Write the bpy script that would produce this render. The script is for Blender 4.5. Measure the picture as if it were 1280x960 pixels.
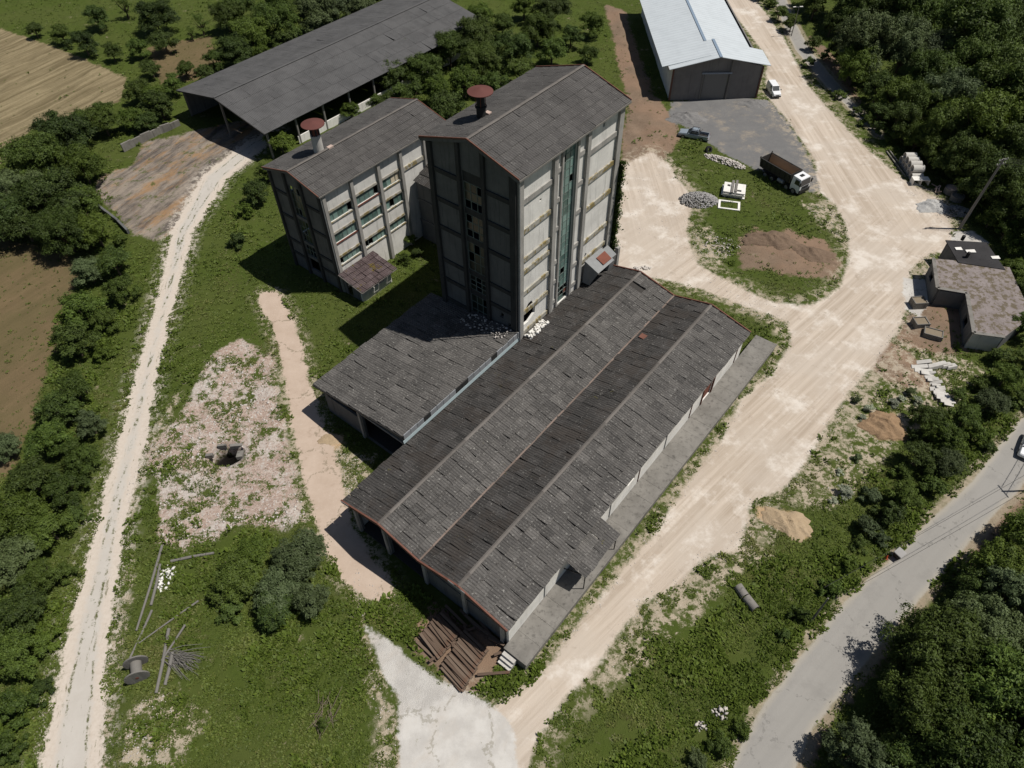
import bpy, math, random
import numpy as np
from mathutils import Vector, Matrix
from mathutils.geometry import tessellate_polygon

for _o in list(bpy.data.objects): bpy.data.objects.remove(_o)
SC = bpy.context.scene
COL = SC.collection
R = math.radians

# ------------------------------------------------------------------ camera
CH, FPX, PITCH, ROLL, PH = 66.0, 880.451, 0.849606643, -0.0150167, 0.685768358
fwd = np.array([0, math.cos(PITCH), -math.sin(PITCH)])
_rt = np.array([1., 0, 0]); _up = np.cross(_rt, fwd)
rgt = _rt*math.cos(ROLL)+_up*math.sin(ROLL)
upv = -_rt*math.sin(ROLL)+_up*math.cos(ROLL)
cam = bpy.data.cameras.new('camera'); co = bpy.data.objects.new('camera', cam); COL.objects.link(co)
M = Matrix(((rgt[0], upv[0], -fwd[0], 0), (rgt[1], upv[1], -fwd[1], 0), (rgt[2], upv[2], -fwd[2], CH), (0, 0, 0, 1)))
co.matrix_world = M
cam.sensor_fit = 'HORIZONTAL'; cam.sensor_width = 36; cam.lens = 36*FPX/1280
cam.clip_start = 0.5; cam.clip_end = 6000
SC.camera = co
SC.render.resolution_x = 1024; SC.render.resolution_y = 768

# ------------------------------------------------------------------ light
SUN_AZ, SUN_EL = R(91), R(63.5)          # azimuth clockwise from +Y
w = bpy.data.worlds.new('World'); SC.world = w; w.use_nodes = True
nt = w.node_tree; nt.nodes.clear()
sky = nt.nodes.new('ShaderNodeTexSky'); sky.sky_type = 'NISHITA'; sky.sun_disc = False
sky.sun_elevation = SUN_EL; sky.sun_rotation = SUN_AZ; sky.air_density = 1.0; sky.dust_density = 1.0
bg = nt.nodes.new('ShaderNodeBackground'); bg.inputs['Strength'].default_value = 0.05
ou = nt.nodes.new('ShaderNodeOutputWorld')
nt.links.new(sky.outputs[0], bg.inputs['Color']); nt.links.new(bg.outputs[0], ou.inputs['Surface'])
sl = bpy.data.lights.new('sun', 'SUN'); sl.energy = 5.0; sl.angle = R(0.5); sl.color = (1, 0.955, 0.89)
so = bpy.data.objects.new('sun', sl); COL.objects.link(so)
sd = Vector((math.sin(SUN_AZ)*math.cos(SUN_EL), math.cos(SUN_AZ)*math.cos(SUN_EL), math.sin(SUN_EL)))
so.rotation_euler = sd.to_track_quat('Z', 'Y').to_euler()
SC.view_settings.view_transform = 'Standard'; SC.view_settings.look = 'None'
SC.view_settings.exposure = -0.14; SC.view_settings.gamma = 1
SC.cycles.use_denoising = True
SC.cycles.max_bounces = 5; SC.cycles.diffuse_bounces = 3; SC.cycles.transparent_max_bounces = 4
SC.cycles.use_adaptive_sampling = True

# ------------------------------------------------------------------ placing
def at(x, y, z=0.0):
    """point of the photograph's plan (1280x960 survey grid) at height z"""
    d = fwd*FPX+rgt*(x-640)-upv*(y-480)
    return np.array([0, 0, CH])+d*((z-CH)/d[2])
A3 = np.array([math.sin(PH), math.cos(PH), 0.]); B3 = np.array([math.cos(PH), -math.sin(PH), 0.])
def W(s, t, z): return A3*s+B3*t+np.array([0, 0, z])
def mpp(x, y, z=0):   # metres per survey unit there
    return float(np.linalg.norm(at(x, y, z)-np.array([0, 0, CH])))/math.sqrt(FPX**2+(x-640)**2+(y-480)**2)

# ------------------------------------------------------------------ objects
def tag(o, label=None, cat=None, group=None, kind=None):
    if label: o['label'] = label
    if cat: o['category'] = cat
    if group: o['group'] = group
    if kind: o['kind'] = kind
    return o
def empty(name, loc, label=None, cat=None, group=None, rz=0.0):
    o = bpy.data.objects.new(name, None); COL.objects.link(o)
    o.location = [float(v) for v in loc]; o.rotation_euler = (0, 0, rz); o.empty_display_size = 0.3
    return tag(o, label, cat, group)
def copy_tree(o, parent=None):
    c = o.copy(); COL.objects.link(c); c.parent = parent
    for ch in o.children: copy_tree(ch, c)
    return c

class MB:
    def __init__(self): self.v = []; self.f = []; self.t = []; self.m = []; self.uv = {}
    def poly(self, pts, tint=0.5, mi=0, uv=None):
        n = len(self.v); self.v += [tuple(float(c) for c in p) for p in pts]
        if uv is not None: self.uv[len(self.f)] = uv
        self.f.append(tuple(range(n, n+len(pts)))); self.t.append(tint); self.m.append(mi)
    def hexa(self, c, tint=0.5, mi=0):   # c: 4 bottom + 4 top corners
        n = len(self.v); self.v += [tuple(float(q) for q in p) for p in c]
        for f in ((3, 2, 1, 0), (4, 5, 6, 7), (0, 1, 5, 4), (1, 2, 6, 5), (2, 3, 7, 6), (3, 0, 4, 7)):
            self.f.append(tuple(n+i for i in f)); self.t.append(tint); self.m.append(mi)
        return self
    def st(self, s0, s1, t0, t1, z0, z1, tint=0.5, mi=0):
        return self.hexa([W(s0, t0, z0), W(s1, t0, z0), W(s1, t1, z0), W(s0, t1, z0), W(s0, t0, z1), W(s1, t0, z1), W(s1, t1, z1), W(s0, t1, z1)], tint, mi)
    def box(self, x0, x1, y0, y1, z0, z1, tint=0.5, mi=0):
        return self.hexa([(x0, y0, z0), (x1, y0, z0), (x1, y1, z0), (x0, y1, z0), (x0, y0, z1), (x1, y0, z1), (x1, y1, z1), (x0, y1, z1)], tint, mi)
    def bar(self, p, q, wd, h, tint=0.5, mi=0, up=(0, 0, 1)):
        p = np.array(p, float); q = np.array(q, float); d = q-p; L = np.linalg.norm(d); d = d/L
        u = np.array(up, float); x = np.cross(d, u)
        if np.linalg.norm(x) < 1e-4: x = np.cross(d, (1, 0, 0))
        x /= np.linalg.norm(x); y = np.cross(x, d)
        x = x*wd/2; y = y*h/2
        return self.hexa([p-x-y, p+x-y, q+x-y, q-x-y, p-x+y, p+x+y, q+x+y, q-x+y], tint, mi)
    def tube(self, p, q, r0, r1=None, n=10, tint=0.5, mi=0, cap=True):
        r1 = r0 if r1 is None else r1
        p = np.array(p, float); q = np.array(q, float); d = q-p; d = d/np.linalg.norm(d)
        x = np.cross(d, (0.01, 0.03, 1)) if abs(d[2]) < .95 else np.cross(d, (1, 0, 0))
        x /= np.linalg.norm(x); y = np.cross(d, x); k = len(self.v)
        for c, r in ((p, r0), (q, r1)):
            for i in range(n):
                a = 2*math.pi*i/n; self.v.append(tuple(c+x*r*math.cos(a)+y*r*math.sin(a)))
        for i in range(n):
            j = (i+1) % n; self.f.append((k+i, k+j, k+n+j, k+n+i)); self.t.append(tint); self.m.append(mi)
        if cap:
            self.f.append(tuple(k+i for i in reversed(range(n)))); self.t.append(tint); self.m.append(mi)
            self.f.append(tuple(k+n+i for i in range(n))); self.t.append(tint); self.m.append(mi)
        return self
    def lathe(self, c, prof, n=20, tint=0.5, mi=0):
        k = len(self.v)
        for r, z in prof:
            for i in range(n):
                a = 2*math.pi*i/n; self.v.append((c[0]+r*math.cos(a), c[1]+r*math.sin(a), c[2]+z))
        for j in range(len(prof)-1):
            for i in range(n):
                i2 = (i+1) % n; self.f.append((k+j*n+i, k+j*n+i2, k+(j+1)*n+i2, k+(j+1)*n+i)); self.t.append(tint); self.m.append(mi)
        return self
    def wall(self, fr, outer, holes, th, tint=0.5, mi=0):
        """a wall with real openings; fr(p,q,depth) gives the point"""
        loops = [outer]+holes
        tri = tessellate_polygon([[Vector((p, q, 0)) for p, q in l] for l in loops])
        flat = [pq for l in loops for pq in l]
        for dep in (0, th):
            k = len(self.v); self.v += [tuple(float(c) for c in fr(p, q, dep)) for p, q in flat]
            for t in tri: self.f.append(tuple(k+i for i in t)); self.t.append(tint); self.m.append(mi)
        for l in loops:
            for i in range(len(l)):
                a, b = l[i], l[(i+1) % len(l)]
                self.poly([fr(*a, 0), fr(*b, 0), fr(*b, th), fr(*a, th)], tint, mi)
        return self
    def build(self, name, mat, parent=None, smooth=False, bevel=0, loc=None):
        me = bpy.data.meshes.new(name)
        o = bpy.data.objects.new(name, me); COL.objects.link(o)
        L = np.zeros(3)
        if parent is not None:
            r = parent
            while r.parent is not None: r = r.parent
            o.parent = parent
            if not r.get('_local'): L = np.array(r.location)
        elif loc is not None:
            L = np.array(loc, float); o.location = [float(c) for c in L]
        me.from_pydata([tuple(np.array(p)-L) for p in self.v], [], self.f)
        mats = mat if isinstance(mat, (list, tuple)) else [mat]
        for m_ in mats: me.materials.append(m_)
        if any(self.m): me.polygons.foreach_set('material_index', self.m)
        a = me.attributes.new('tint', 'FLOAT', 'FACE'); a.data.foreach_set('value', np.array(self.t, dtype=np.float32))
        if self.uv:
            ul = me.uv_layers.new(name='UVMap')
            for fi, uvs in self.uv.items():
                p = me.polygons[fi]
                for k, li in enumerate(p.loop_indices): ul.data[li].uv = uvs[k]
        if smooth: me.polygons.foreach_set('use_smooth', [True]*len(me.polygons))
        if bevel:
            md = o.modifiers.new('bevel', 'BEVEL'); md.width = bevel; md.segments = 2; md.limit_method = 'ANGLE'
        me.update()
        return o

def quads_mesh(name, V4, tint, mat):
    """V4: (n,4,3) array"""
    n = len(V4); me = bpy.data.meshes.new(name)
    me.vertices.add(n*4); me.vertices.foreach_set('co', V4.reshape(-1).astype(np.float32))
    me.loops.add(n*4); me.loops.foreach_set('vertex_index', np.arange(n*4, dtype=np.int32))
    me.polygons.add(n); me.polygons.foreach_set('loop_start', np.arange(0, n*4, 4, dtype=np.int32))
    me.materials.append(mat)
    a = me.attributes.new('tint', 'FLOAT', 'FACE'); a.data.foreach_set('value', tint.astype(np.float32))
    me.update(calc_edges=True)
    return me

# ------------------------------------------------------------------ materials
class NT:
    def __init__(self, name):
        self.m = bpy.data.materials.new(name); self.m.use_nodes = True
        self.t = self.m.node_tree; self.t.nodes.clear()
        self.out = self.t.nodes.new('ShaderNodeOutputMaterial')
        self._tc = None
    def link(self, a, b): self.t.links.new(a, b)
    def put(self, inp, v):
        if hasattr(v, 'links') or hasattr(v, 'is_linked'): self.link(v, inp)
        elif v is not None: inp.default_value = v
    def pos(self, space='Object'):
        if self._tc is None: self._tc = self.t.nodes.new('ShaderNodeTexCoord')
        return self._tc.outputs[space]
    def wpos(self):
        g = self.t.nodes.new('ShaderNodeNewGeometry'); return g.outputs['Position']
    def along(self, vec, deg, lo, hi, loc=(0, 0, 0)):
        """stretched coordinates: slow along the plan direction deg, fast across it"""
        return self.map(self.map(vec, rot=(0, 0, R(-deg))), (lo, hi, 1), loc=loc)
    def map(self, vec, scale=(1, 1, 1), rot=(0, 0, 0), loc=(0, 0, 0)):
        n = self.t.nodes.new('ShaderNodeMapping'); self.link(vec, n.inputs[0])
        n.inputs['Scale'].default_value = scale; n.inputs['Rotation'].default_value = rot; n.inputs['Location'].default_value = loc
        return n.outputs[0]
    def noise(self, vec, scale, detail=4, rough=0.6, dist=0.0):
        n = self.t.nodes.new('ShaderNodeTexNoise'); self.link(vec, n.inputs['Vector'])
        n.inputs['Scale'].default_value = scale; n.inputs['Detail'].default_value = detail
        n.inputs['Roughness'].default_value = rough; n.inputs['Distortion'].default_value = dist
        return n.outputs[0]
    def vor(self, vec, scale, out='Distance', rnd=1.0):
        n = self.t.nodes.new('ShaderNodeTexVoronoi'); self.link(vec, n.inputs['Vector'])
        n.inputs['Scale'].default_value = scale; n.inputs['Randomness'].default_value = rnd
        return n.outputs[out]
    def math(self, op, a, b=None, c=None, clamp=False):
        n = self.t.nodes.new('ShaderNodeMath'); n.operation = op; n.use_clamp = clamp
        self.put(n.inputs[0], a)
        if b is not None: self.put(n.inputs[1], b)
        if c is not None: self.put(n.inputs[2], c)
        return n.outputs[0]
    def ramp(self, v, lo, hi, a=0.0, b=1.0):
        n = self.t.nodes.new('ShaderNodeMapRange'); n.interpolation_type = 'SMOOTHSTEP'
        self.put(n.inputs[0], v); n.inputs[1].default_value = lo; n.inputs[2].default_value = hi
        n.inputs[3].default_value = a; n.inputs[4].default_value = b
        return n.outputs[0]
    def mix(self, f, a, b, mode='MIX'):
        n = self.t.nodes.new('ShaderNodeMix'); n.data_type = 'RGBA'; n.blend_type = mode
        self.put(n.inputs[0], f)
        for i, v in ((6, a), (7, b)):
            if isinstance(v, tuple): n.inputs[i].default_value = (v+(1,))[:4]
            else: self.link(v, n.inputs[i])
        return n.outputs[2]
    def attr(self, name):
        n = self.t.nodes.new('ShaderNodeAttribute'); n.attribute_name = name; return n.outputs['Fac']
    def bump(self, h, strength=0.5, dist=0.05, prev=None):
        n = self.t.nodes.new('ShaderNodeBump'); self.link(h, n.inputs['Height'])
        n.inputs['Strength'].default_value = strength; n.inputs['Distance'].default_value = dist
        if prev is not None: self.link(prev, n.inputs['Normal'])
        return n.outputs[0]
    def bsdf(self, col, rough=0.9, metal=0.0, normal=None, spec=0.3):
        n = self.t.nodes.new('ShaderNodeBsdfPrincipled')
        if isinstance(col, tuple): n.inputs['Base Color'].default_value = (col+(1,))[:4]
        else: self.link(col, n.inputs['Base Color'])
        self.put(n.inputs['Roughness'], rough); n.inputs['Metallic'].default_value = metal
        n.inputs['Specular IOR Level'].default_value = spec
        if normal is not None: self.link(normal, n.inputs['Normal'])
        self.link(n.outputs[0], self.out.inputs['Surface'])
        return n

def m_plain(name, c, rough=0.8, metal=0.0, var=0.25, scale=3.0, spec=0.3):
    g = NT(name); p = g.wpos()
    n = g.noise(p, scale, 5); t = g.attr('tint')
    d = tuple(x*(1-var) for x in c); l = tuple(min(1, x*(1+var)) for x in c)
    col = g.mix(g.math('ADD', g.math('MULTIPLY', n, 0.6), g.math('MULTIPLY', t, 0.4)), d, l)
    g.bsdf(col, rough, metal, g.bump(g.noise(p, scale*6, 3), 0.15, 0.02), spec)
    return g.m

def m_leaf(name, dark, light, yellow=(0.13, 0.17, 0.02), trans=0.22, dry=0):
    g = NT(name); t = g.attr('tint'); oi = g.t.nodes.new('ShaderNodeObjectInfo')
    col = g.mix(t, dark, light)
    col = g.mix(g.ramp(g.math('FRACT', g.math('MULTIPLY', t, 37.7)), 0.86, 1.0, 0, 0.5), col, yellow)
    if dry:
        col = g.mix(g.ramp(g.noise(g.wpos(), 0.13, 6, 0.7), 0.48, 0.70, 0, 0.65), col, (0.150, 0.135, 0.052))
        col = g.mix(g.ramp(g.noise(g.map(g.wpos(), loc=(30, 8, 0)), 0.4, 5, 0.7), 0.55, 0.7, 0, 0.5), col, (0.030, 0.050, 0.008))
    else: col = g.mix(g.math('MULTIPLY', g.math('FRACT', g.math('MULTIPLY', oi.outputs['Random'], 7.31)), 0.26), col, (0.10, 0.115, 0.018))
    v = g.math('MULTIPLY_ADD', oi.outputs['Random'], 0.6, 0.70)
    cm = g.t.nodes.new('ShaderNodeMix'); cm.data_type = 'RGBA'; cm.blend_type = 'MULTIPLY'; cm.inputs[0].default_value = 1
    g.link(col, cm.inputs[6]); cx = g.t.nodes.new('ShaderNodeCombineXYZ')
    g.link(v, cx.inputs[0]); g.link(v, cx.inputs[1]); g.link(v, cx.inputs[2]); g.link(cx.outputs[0], cm.inputs[7])
    col = cm.outputs[2]
    d = g.t.nodes.new('ShaderNodeBsdfPrincipled'); g.link(col, d.inputs['Base Color']); d.inputs['Roughness'].default_value = 0.62
    d.inputs['Specular IOR Level'].default_value = 0.25
    tr = g.t.nodes.new('ShaderNodeBsdfTranslucent'); g.link(col, tr.inputs['Color'])
    mx = g.t.nodes.new('ShaderNodeMixShader'); mx.inputs[0].default_value = trans
    g.link(d.outputs[0], mx.inputs[1]); g.link(tr.outputs[0], mx.inputs[2]); g.link(mx.outputs[0], g.out.inputs['Surface'])
    return g.m

def m_roof(name, dark, light, lichen=(0.34, 0.33, 0.30), moss=(0.10, 0.09, 0.02), lk=0.64, moss_amt=0.68, debris=None):
    g = NT(name); p = g.wpos(); uv = g.pos('UV'); t = g.attr('tint')
    col = g.mix(t, dark, light)
    blot = g.noise(p, 0.35, 5, 0.65)
    col = g.mix(g.ramp(blot, 0.38, 0.66, 0.0, 0.35), col, tuple(x*0.55 for x in dark))
    sp = g.noise(p, 4.2, 4, 0.8)
    col = g.mix(g.ramp(sp, lk, lk+0.08, 0, 0.75), col, lichen)
    sp2 = g.noise(g.map(p, loc=(9, 4, 2)), 5.5, 2, 0.6)
    col = g.mix(g.ramp(sp2, 0.62, 0.72, 0, 0.8), col, tuple(x*0.3 for x in dark))
    mo = g.noise(g.map(p, loc=(31, 7, 2)), 0.55, 6, 0.72)
    col = g.mix(g.ramp(mo, moss_amt, moss_amt+0.06, 0, 0.9), col, moss)
    if debris: col = g.mix(g.ramp(g.noise(g.map(p, loc=(3, 70, 2)), 0.28, 7, 0.75), 0.47, 0.60, 0, 0.6), col, debris)
    sx = g.t.nodes.new('ShaderNodeSeparateXYZ'); g.link(uv, sx.inputs[0])
    wv = g.math('SINE', g.math('MULTIPLY', sx.outputs[0], 2*math.pi/0.30))
    fold = g.ramp(wv, -0.95, 0.1, 0.5, 1.0)
    cm = g.mix(1.0, col, (1, 1, 1), 'MULTIPLY')
    b = g.bump(wv, 0.75, 0.055)
    b = g.bump(g.noise(p, 9, 4, 0.7), 0.35, 0.04, b)
    g.bsdf(cm, 0.93, 0, b, 0.15)
    return g.m

def m_wall(name, base, dark, streak=0.5, moss=None):
    g = NT(name); p = g.wpos()
    n1 = g.noise(p, 0.5, 6, 0.65); n2 = g.noise(g.map(p, (2.2, 2.2, 0.18)), 1.0, 5, 0.7)
    col = g.mix(g.ramp(n1, 0.3, 0.7, 0, 0.6), base, dark)
    col = g.mix(g.ramp(n2, 0.50, 0.72, 0, streak), col, tuple(x*0.45 for x in dark))
    col = g.mix(g.math('MULTIPLY', g.attr('tint'), 0.16), col, tuple(x*0.5 for x in dark))
    if moss: col = g.mix(g.ramp(g.noise(g.map(p, (1, 1, 0.6)), 1.1, 6, 0.7), 0.47, 0.57, 0, 0.85), col, moss)
    g.bsdf(col, 0.92, 0, g.bump(g.noise(p, 7, 5, 0.7), 0.3, 0.03), 0.15)
    return g.m
MT = {}
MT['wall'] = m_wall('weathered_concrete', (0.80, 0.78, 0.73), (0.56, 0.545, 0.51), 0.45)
MT['wall_dark'] = m_wall('stained_shaded_concrete', (0.150, 0.152, 0.150), (0.090, 0.092, 0.091), 0.6)  # stains plus a base darkened to hold the shade of sun-averted walls
MT['rib_dark'] = m_wall('shaded_rib_concrete', (0.062, 0.062, 0.060), (0.035, 0.035, 0.034), 0.5)  # shaded copy of the pilaster concrete, shade put into its darker colour
MT['white'] = m_wall('lime_white_wall', (0.82, 0.80, 0.75), (0.62, 0.60, 0.55), 0.3)
MT['ledge'] = m_wall('mossy_ledge', (0.44, 0.42, 0.37), (0.27, 0.25, 0.20), 0.5, (0.20, 0.15, 0.045))
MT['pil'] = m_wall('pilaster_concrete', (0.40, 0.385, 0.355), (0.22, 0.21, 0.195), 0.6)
MT['roof'] = m_roof('corrugated_sheet', (0.076, 0.072, 0.068), (0.138, 0.130, 0.121), lk=.575)
MT['roof_t'] = m_roof('corrugated_sheet_grey', (0.078, 0.074, 0.071), (0.115, 0.109, 0.103), lk=0.61, moss_amt=0.72)
MT['roof_m'] = m_roof('mossy_shaded_sheet', (0.042, 0.040, 0.038), (0.080, 0.075, 0.071), lk=.60, moss_amt=0.66, debris=(0.050, 0.042, 0.036))  # moss and debris; its darker base holds the shade of slopes turned from sun
MT['roof_s'] = m_roof('smooth_grey_sheet', (0.092, 0.091, 0.091), (0.120, 0.118, 0.117), lk=0.66, moss_amt=0.9)
MT['roof_x'] = m_roof('rusty_moss_sheet', (0.070, 0.050, 0.050), (0.13, 0.10, 0.10), lk=0.6, moss=(0.12, 0.09, 0.02), moss_amt=0.58)
MT['ridge'] = m_plain('ridge_cap', (0.135, 0.122, 0.11), 0.9, var=0.5)
MT['rusttrim'] = m_plain('rusty_trim', (0.150, 0.066, 0.046), 0.8, var=0.6, scale=1.2)
MT['rust'] = m_plain('rust', (0.17, 0.06, 0.04), 0.85, var=0.5, scale=1.5)
MT['cap'] = m_plain('red_rust_cap', (0.115, 0.042, 0.034), 0.75, var=0.3, scale=1.0)
MT['black'] = m_plain('dark_metal', (0.025, 0.024, 0.023), 0.7)
MT['greymetal'] = m_plain('grey_metal', (0.30, 0.31, 0.32), 0.5, 0.3, var=0.3)
MT['glass'] = None
g = NT('dusty_teal_glass'); t_ = g.attr('tint'); p_ = g.wpos()
c_ = g.mix(t_, (0.06, 0.115, 0.10), (0.20, 0.31, 0.275)); c_ = g.mix(g.ramp(g.noise(p_, 2.2, 4), 0.5, 0.7, 0, 0.4), c_, (0.30, 0.33, 0.30))
g.bsdf(c_, 0.35, 0, None, 0.5); MT['glass'] = g.m
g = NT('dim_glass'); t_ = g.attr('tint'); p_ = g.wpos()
c_ = g.mix(t_, (0.008, 0.012, 0.010), (0.040, 0.050, 0.034)); g.bsdf(c_, 0.3, 0, None, 0.5); MT['glass_dim'] = g.m  # glass of the sun-averted faces, their shade put into a darker colour
MT['frame'] = m_plain('window_frame_paint', (0.13, 0.16, 0.145), 0.7)
MT['cream'] = m_plain('cream_board', (0.55, 0.48, 0.36), 0.8)
MT['wood'] = m_plain('old_wood', (0.16, 0.125, 0.095), 0.9, var=0.5, scale=2)
MT['hopper'] = m_plain('dull_sheet_metal', (0.20, 0.205, 0.205), 0.6, 0.2, var=.35)
MT['inner_dark'] = m_plain('grimy_dark_interior', (0.05, 0.046, 0.042), 0.95)  # near-black with grime; the dark of the interiors is put into this colour
MT['pole'] = m_plain('grey_timber', (0.17, 0.16, 0.145), 0.9, var=0.3)
MT['stone'] = m_plain('pale_rubble', (0.50, 0.46, 0.42), 0.95, var=0.3)
MT['stone_pink'] = m_plain('pink_rubble', (0.44, 0.34, 0.29), 0.95, var=0.5, scale=2)
MT['stone_grey'] = m_plain('grey_rubble', (0.30, 0.29, 0.28), 0.95, var=0.45, scale=1.2)
MT['conc'] = m_wall('pale_concrete', (0.55, 0.53, 0.49), (0.40, 0.38, 0.35), 0.3)
MT['conc_d'] = m_wall('dock_concrete', (0.235, 0.222, 0.20), (0.12, 0.112, 0.10), 0.65)
MT['tyre'] = m_plain('rubber', (0.018, 0.018, 0.018), 0.85)
MT['rim'] = m_plain('rim_metal', (0.35, 0.35, 0.35), 0.4, 0.6)
MT['leaf'] = m_leaf('leaf_green', (0.024, 0.044, 0.007), (0.096, 0.148, 0.026))
MT['leaf_d'] = m_leaf('leaf_dark', (0.020, 0.038, 0.008), (0.082, 0.128, 0.028))
MT['leaf_g'] = m_leaf('leaf_greyish', (0.042, 0.064, 0.022), (0.125, 0.165, 0.078), (0.12, 0.16, 0.08))
MT['leaf_y'] = m_leaf('leaf_fresh', (0.030, 0.056, 0.006), (0.112, 0.165, 0.024))
MT['weed'] = m_leaf('weed_leaf', (0.036, 0.056, 0.008), (0.115, 0.150, 0.026), (0.17, 0.16, 0.05), 0.15, dry=1)
MT['flower'] = m_leaf('flower_head', (0.20, 0.24, 0.14), (0.50, 0.52, 0.42), (0.6, 0.6, 0.5), 0.1)
MT['bark'] = m_plain('bark', (0.09, 0.07, 0.05), 0.95, var=0.4)
# ------------------------------------------------------------------ ground areas (survey outlines)
def wp(pts): return np.array([at(x, y)[:2] for x, y in pts])
def sd_poly(P, poly):
    """signed distance, positive inside"""
    d = np.full(len(P), 1e9); ins = np.zeros(len(P), bool); n = len(poly)
    for i in range(n):
        a = poly[i]; b = poly[(i+1) % n]; e = b-a; q = P-a
        h = np.clip((q@e)/(e@e+1e-9), 0, 1); r_ = q-h[:, None]*e
        d = np.minimum(d, (r_*r_).sum(1))
        c = ((a[1] <= P[:, 1]) & (b[1] > P[:, 1])) | ((b[1] <= P[:, 1]) & (a[1] > P[:, 1]))
        if abs(e[1]) > 1e-9:
            ins ^= c & (P[:, 0] < a[0]+(P[:, 1]-a[1])/e[1]*e[0])
    return np.where(ins, 1, -1)*np.sqrt(d)
def sd_line(P, pts):
    """pts: (x,y,r in survey units)"""
    best = np.full(len(P), -1e9); q = [(at(x, y)[:2], r*mpp(x, y)) for x, y, r in pts]
    for (a, ra), (b, rb) in zip(q[:-1], q[1:]):
        e = b-a; v = P-a; h = np.clip((v@e)/(e@e), 0, 1)
        best = np.maximum(best, ra+(rb-ra)*h-np.linalg.norm(v-h[:, None]*e, axis=1))
    return best
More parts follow.
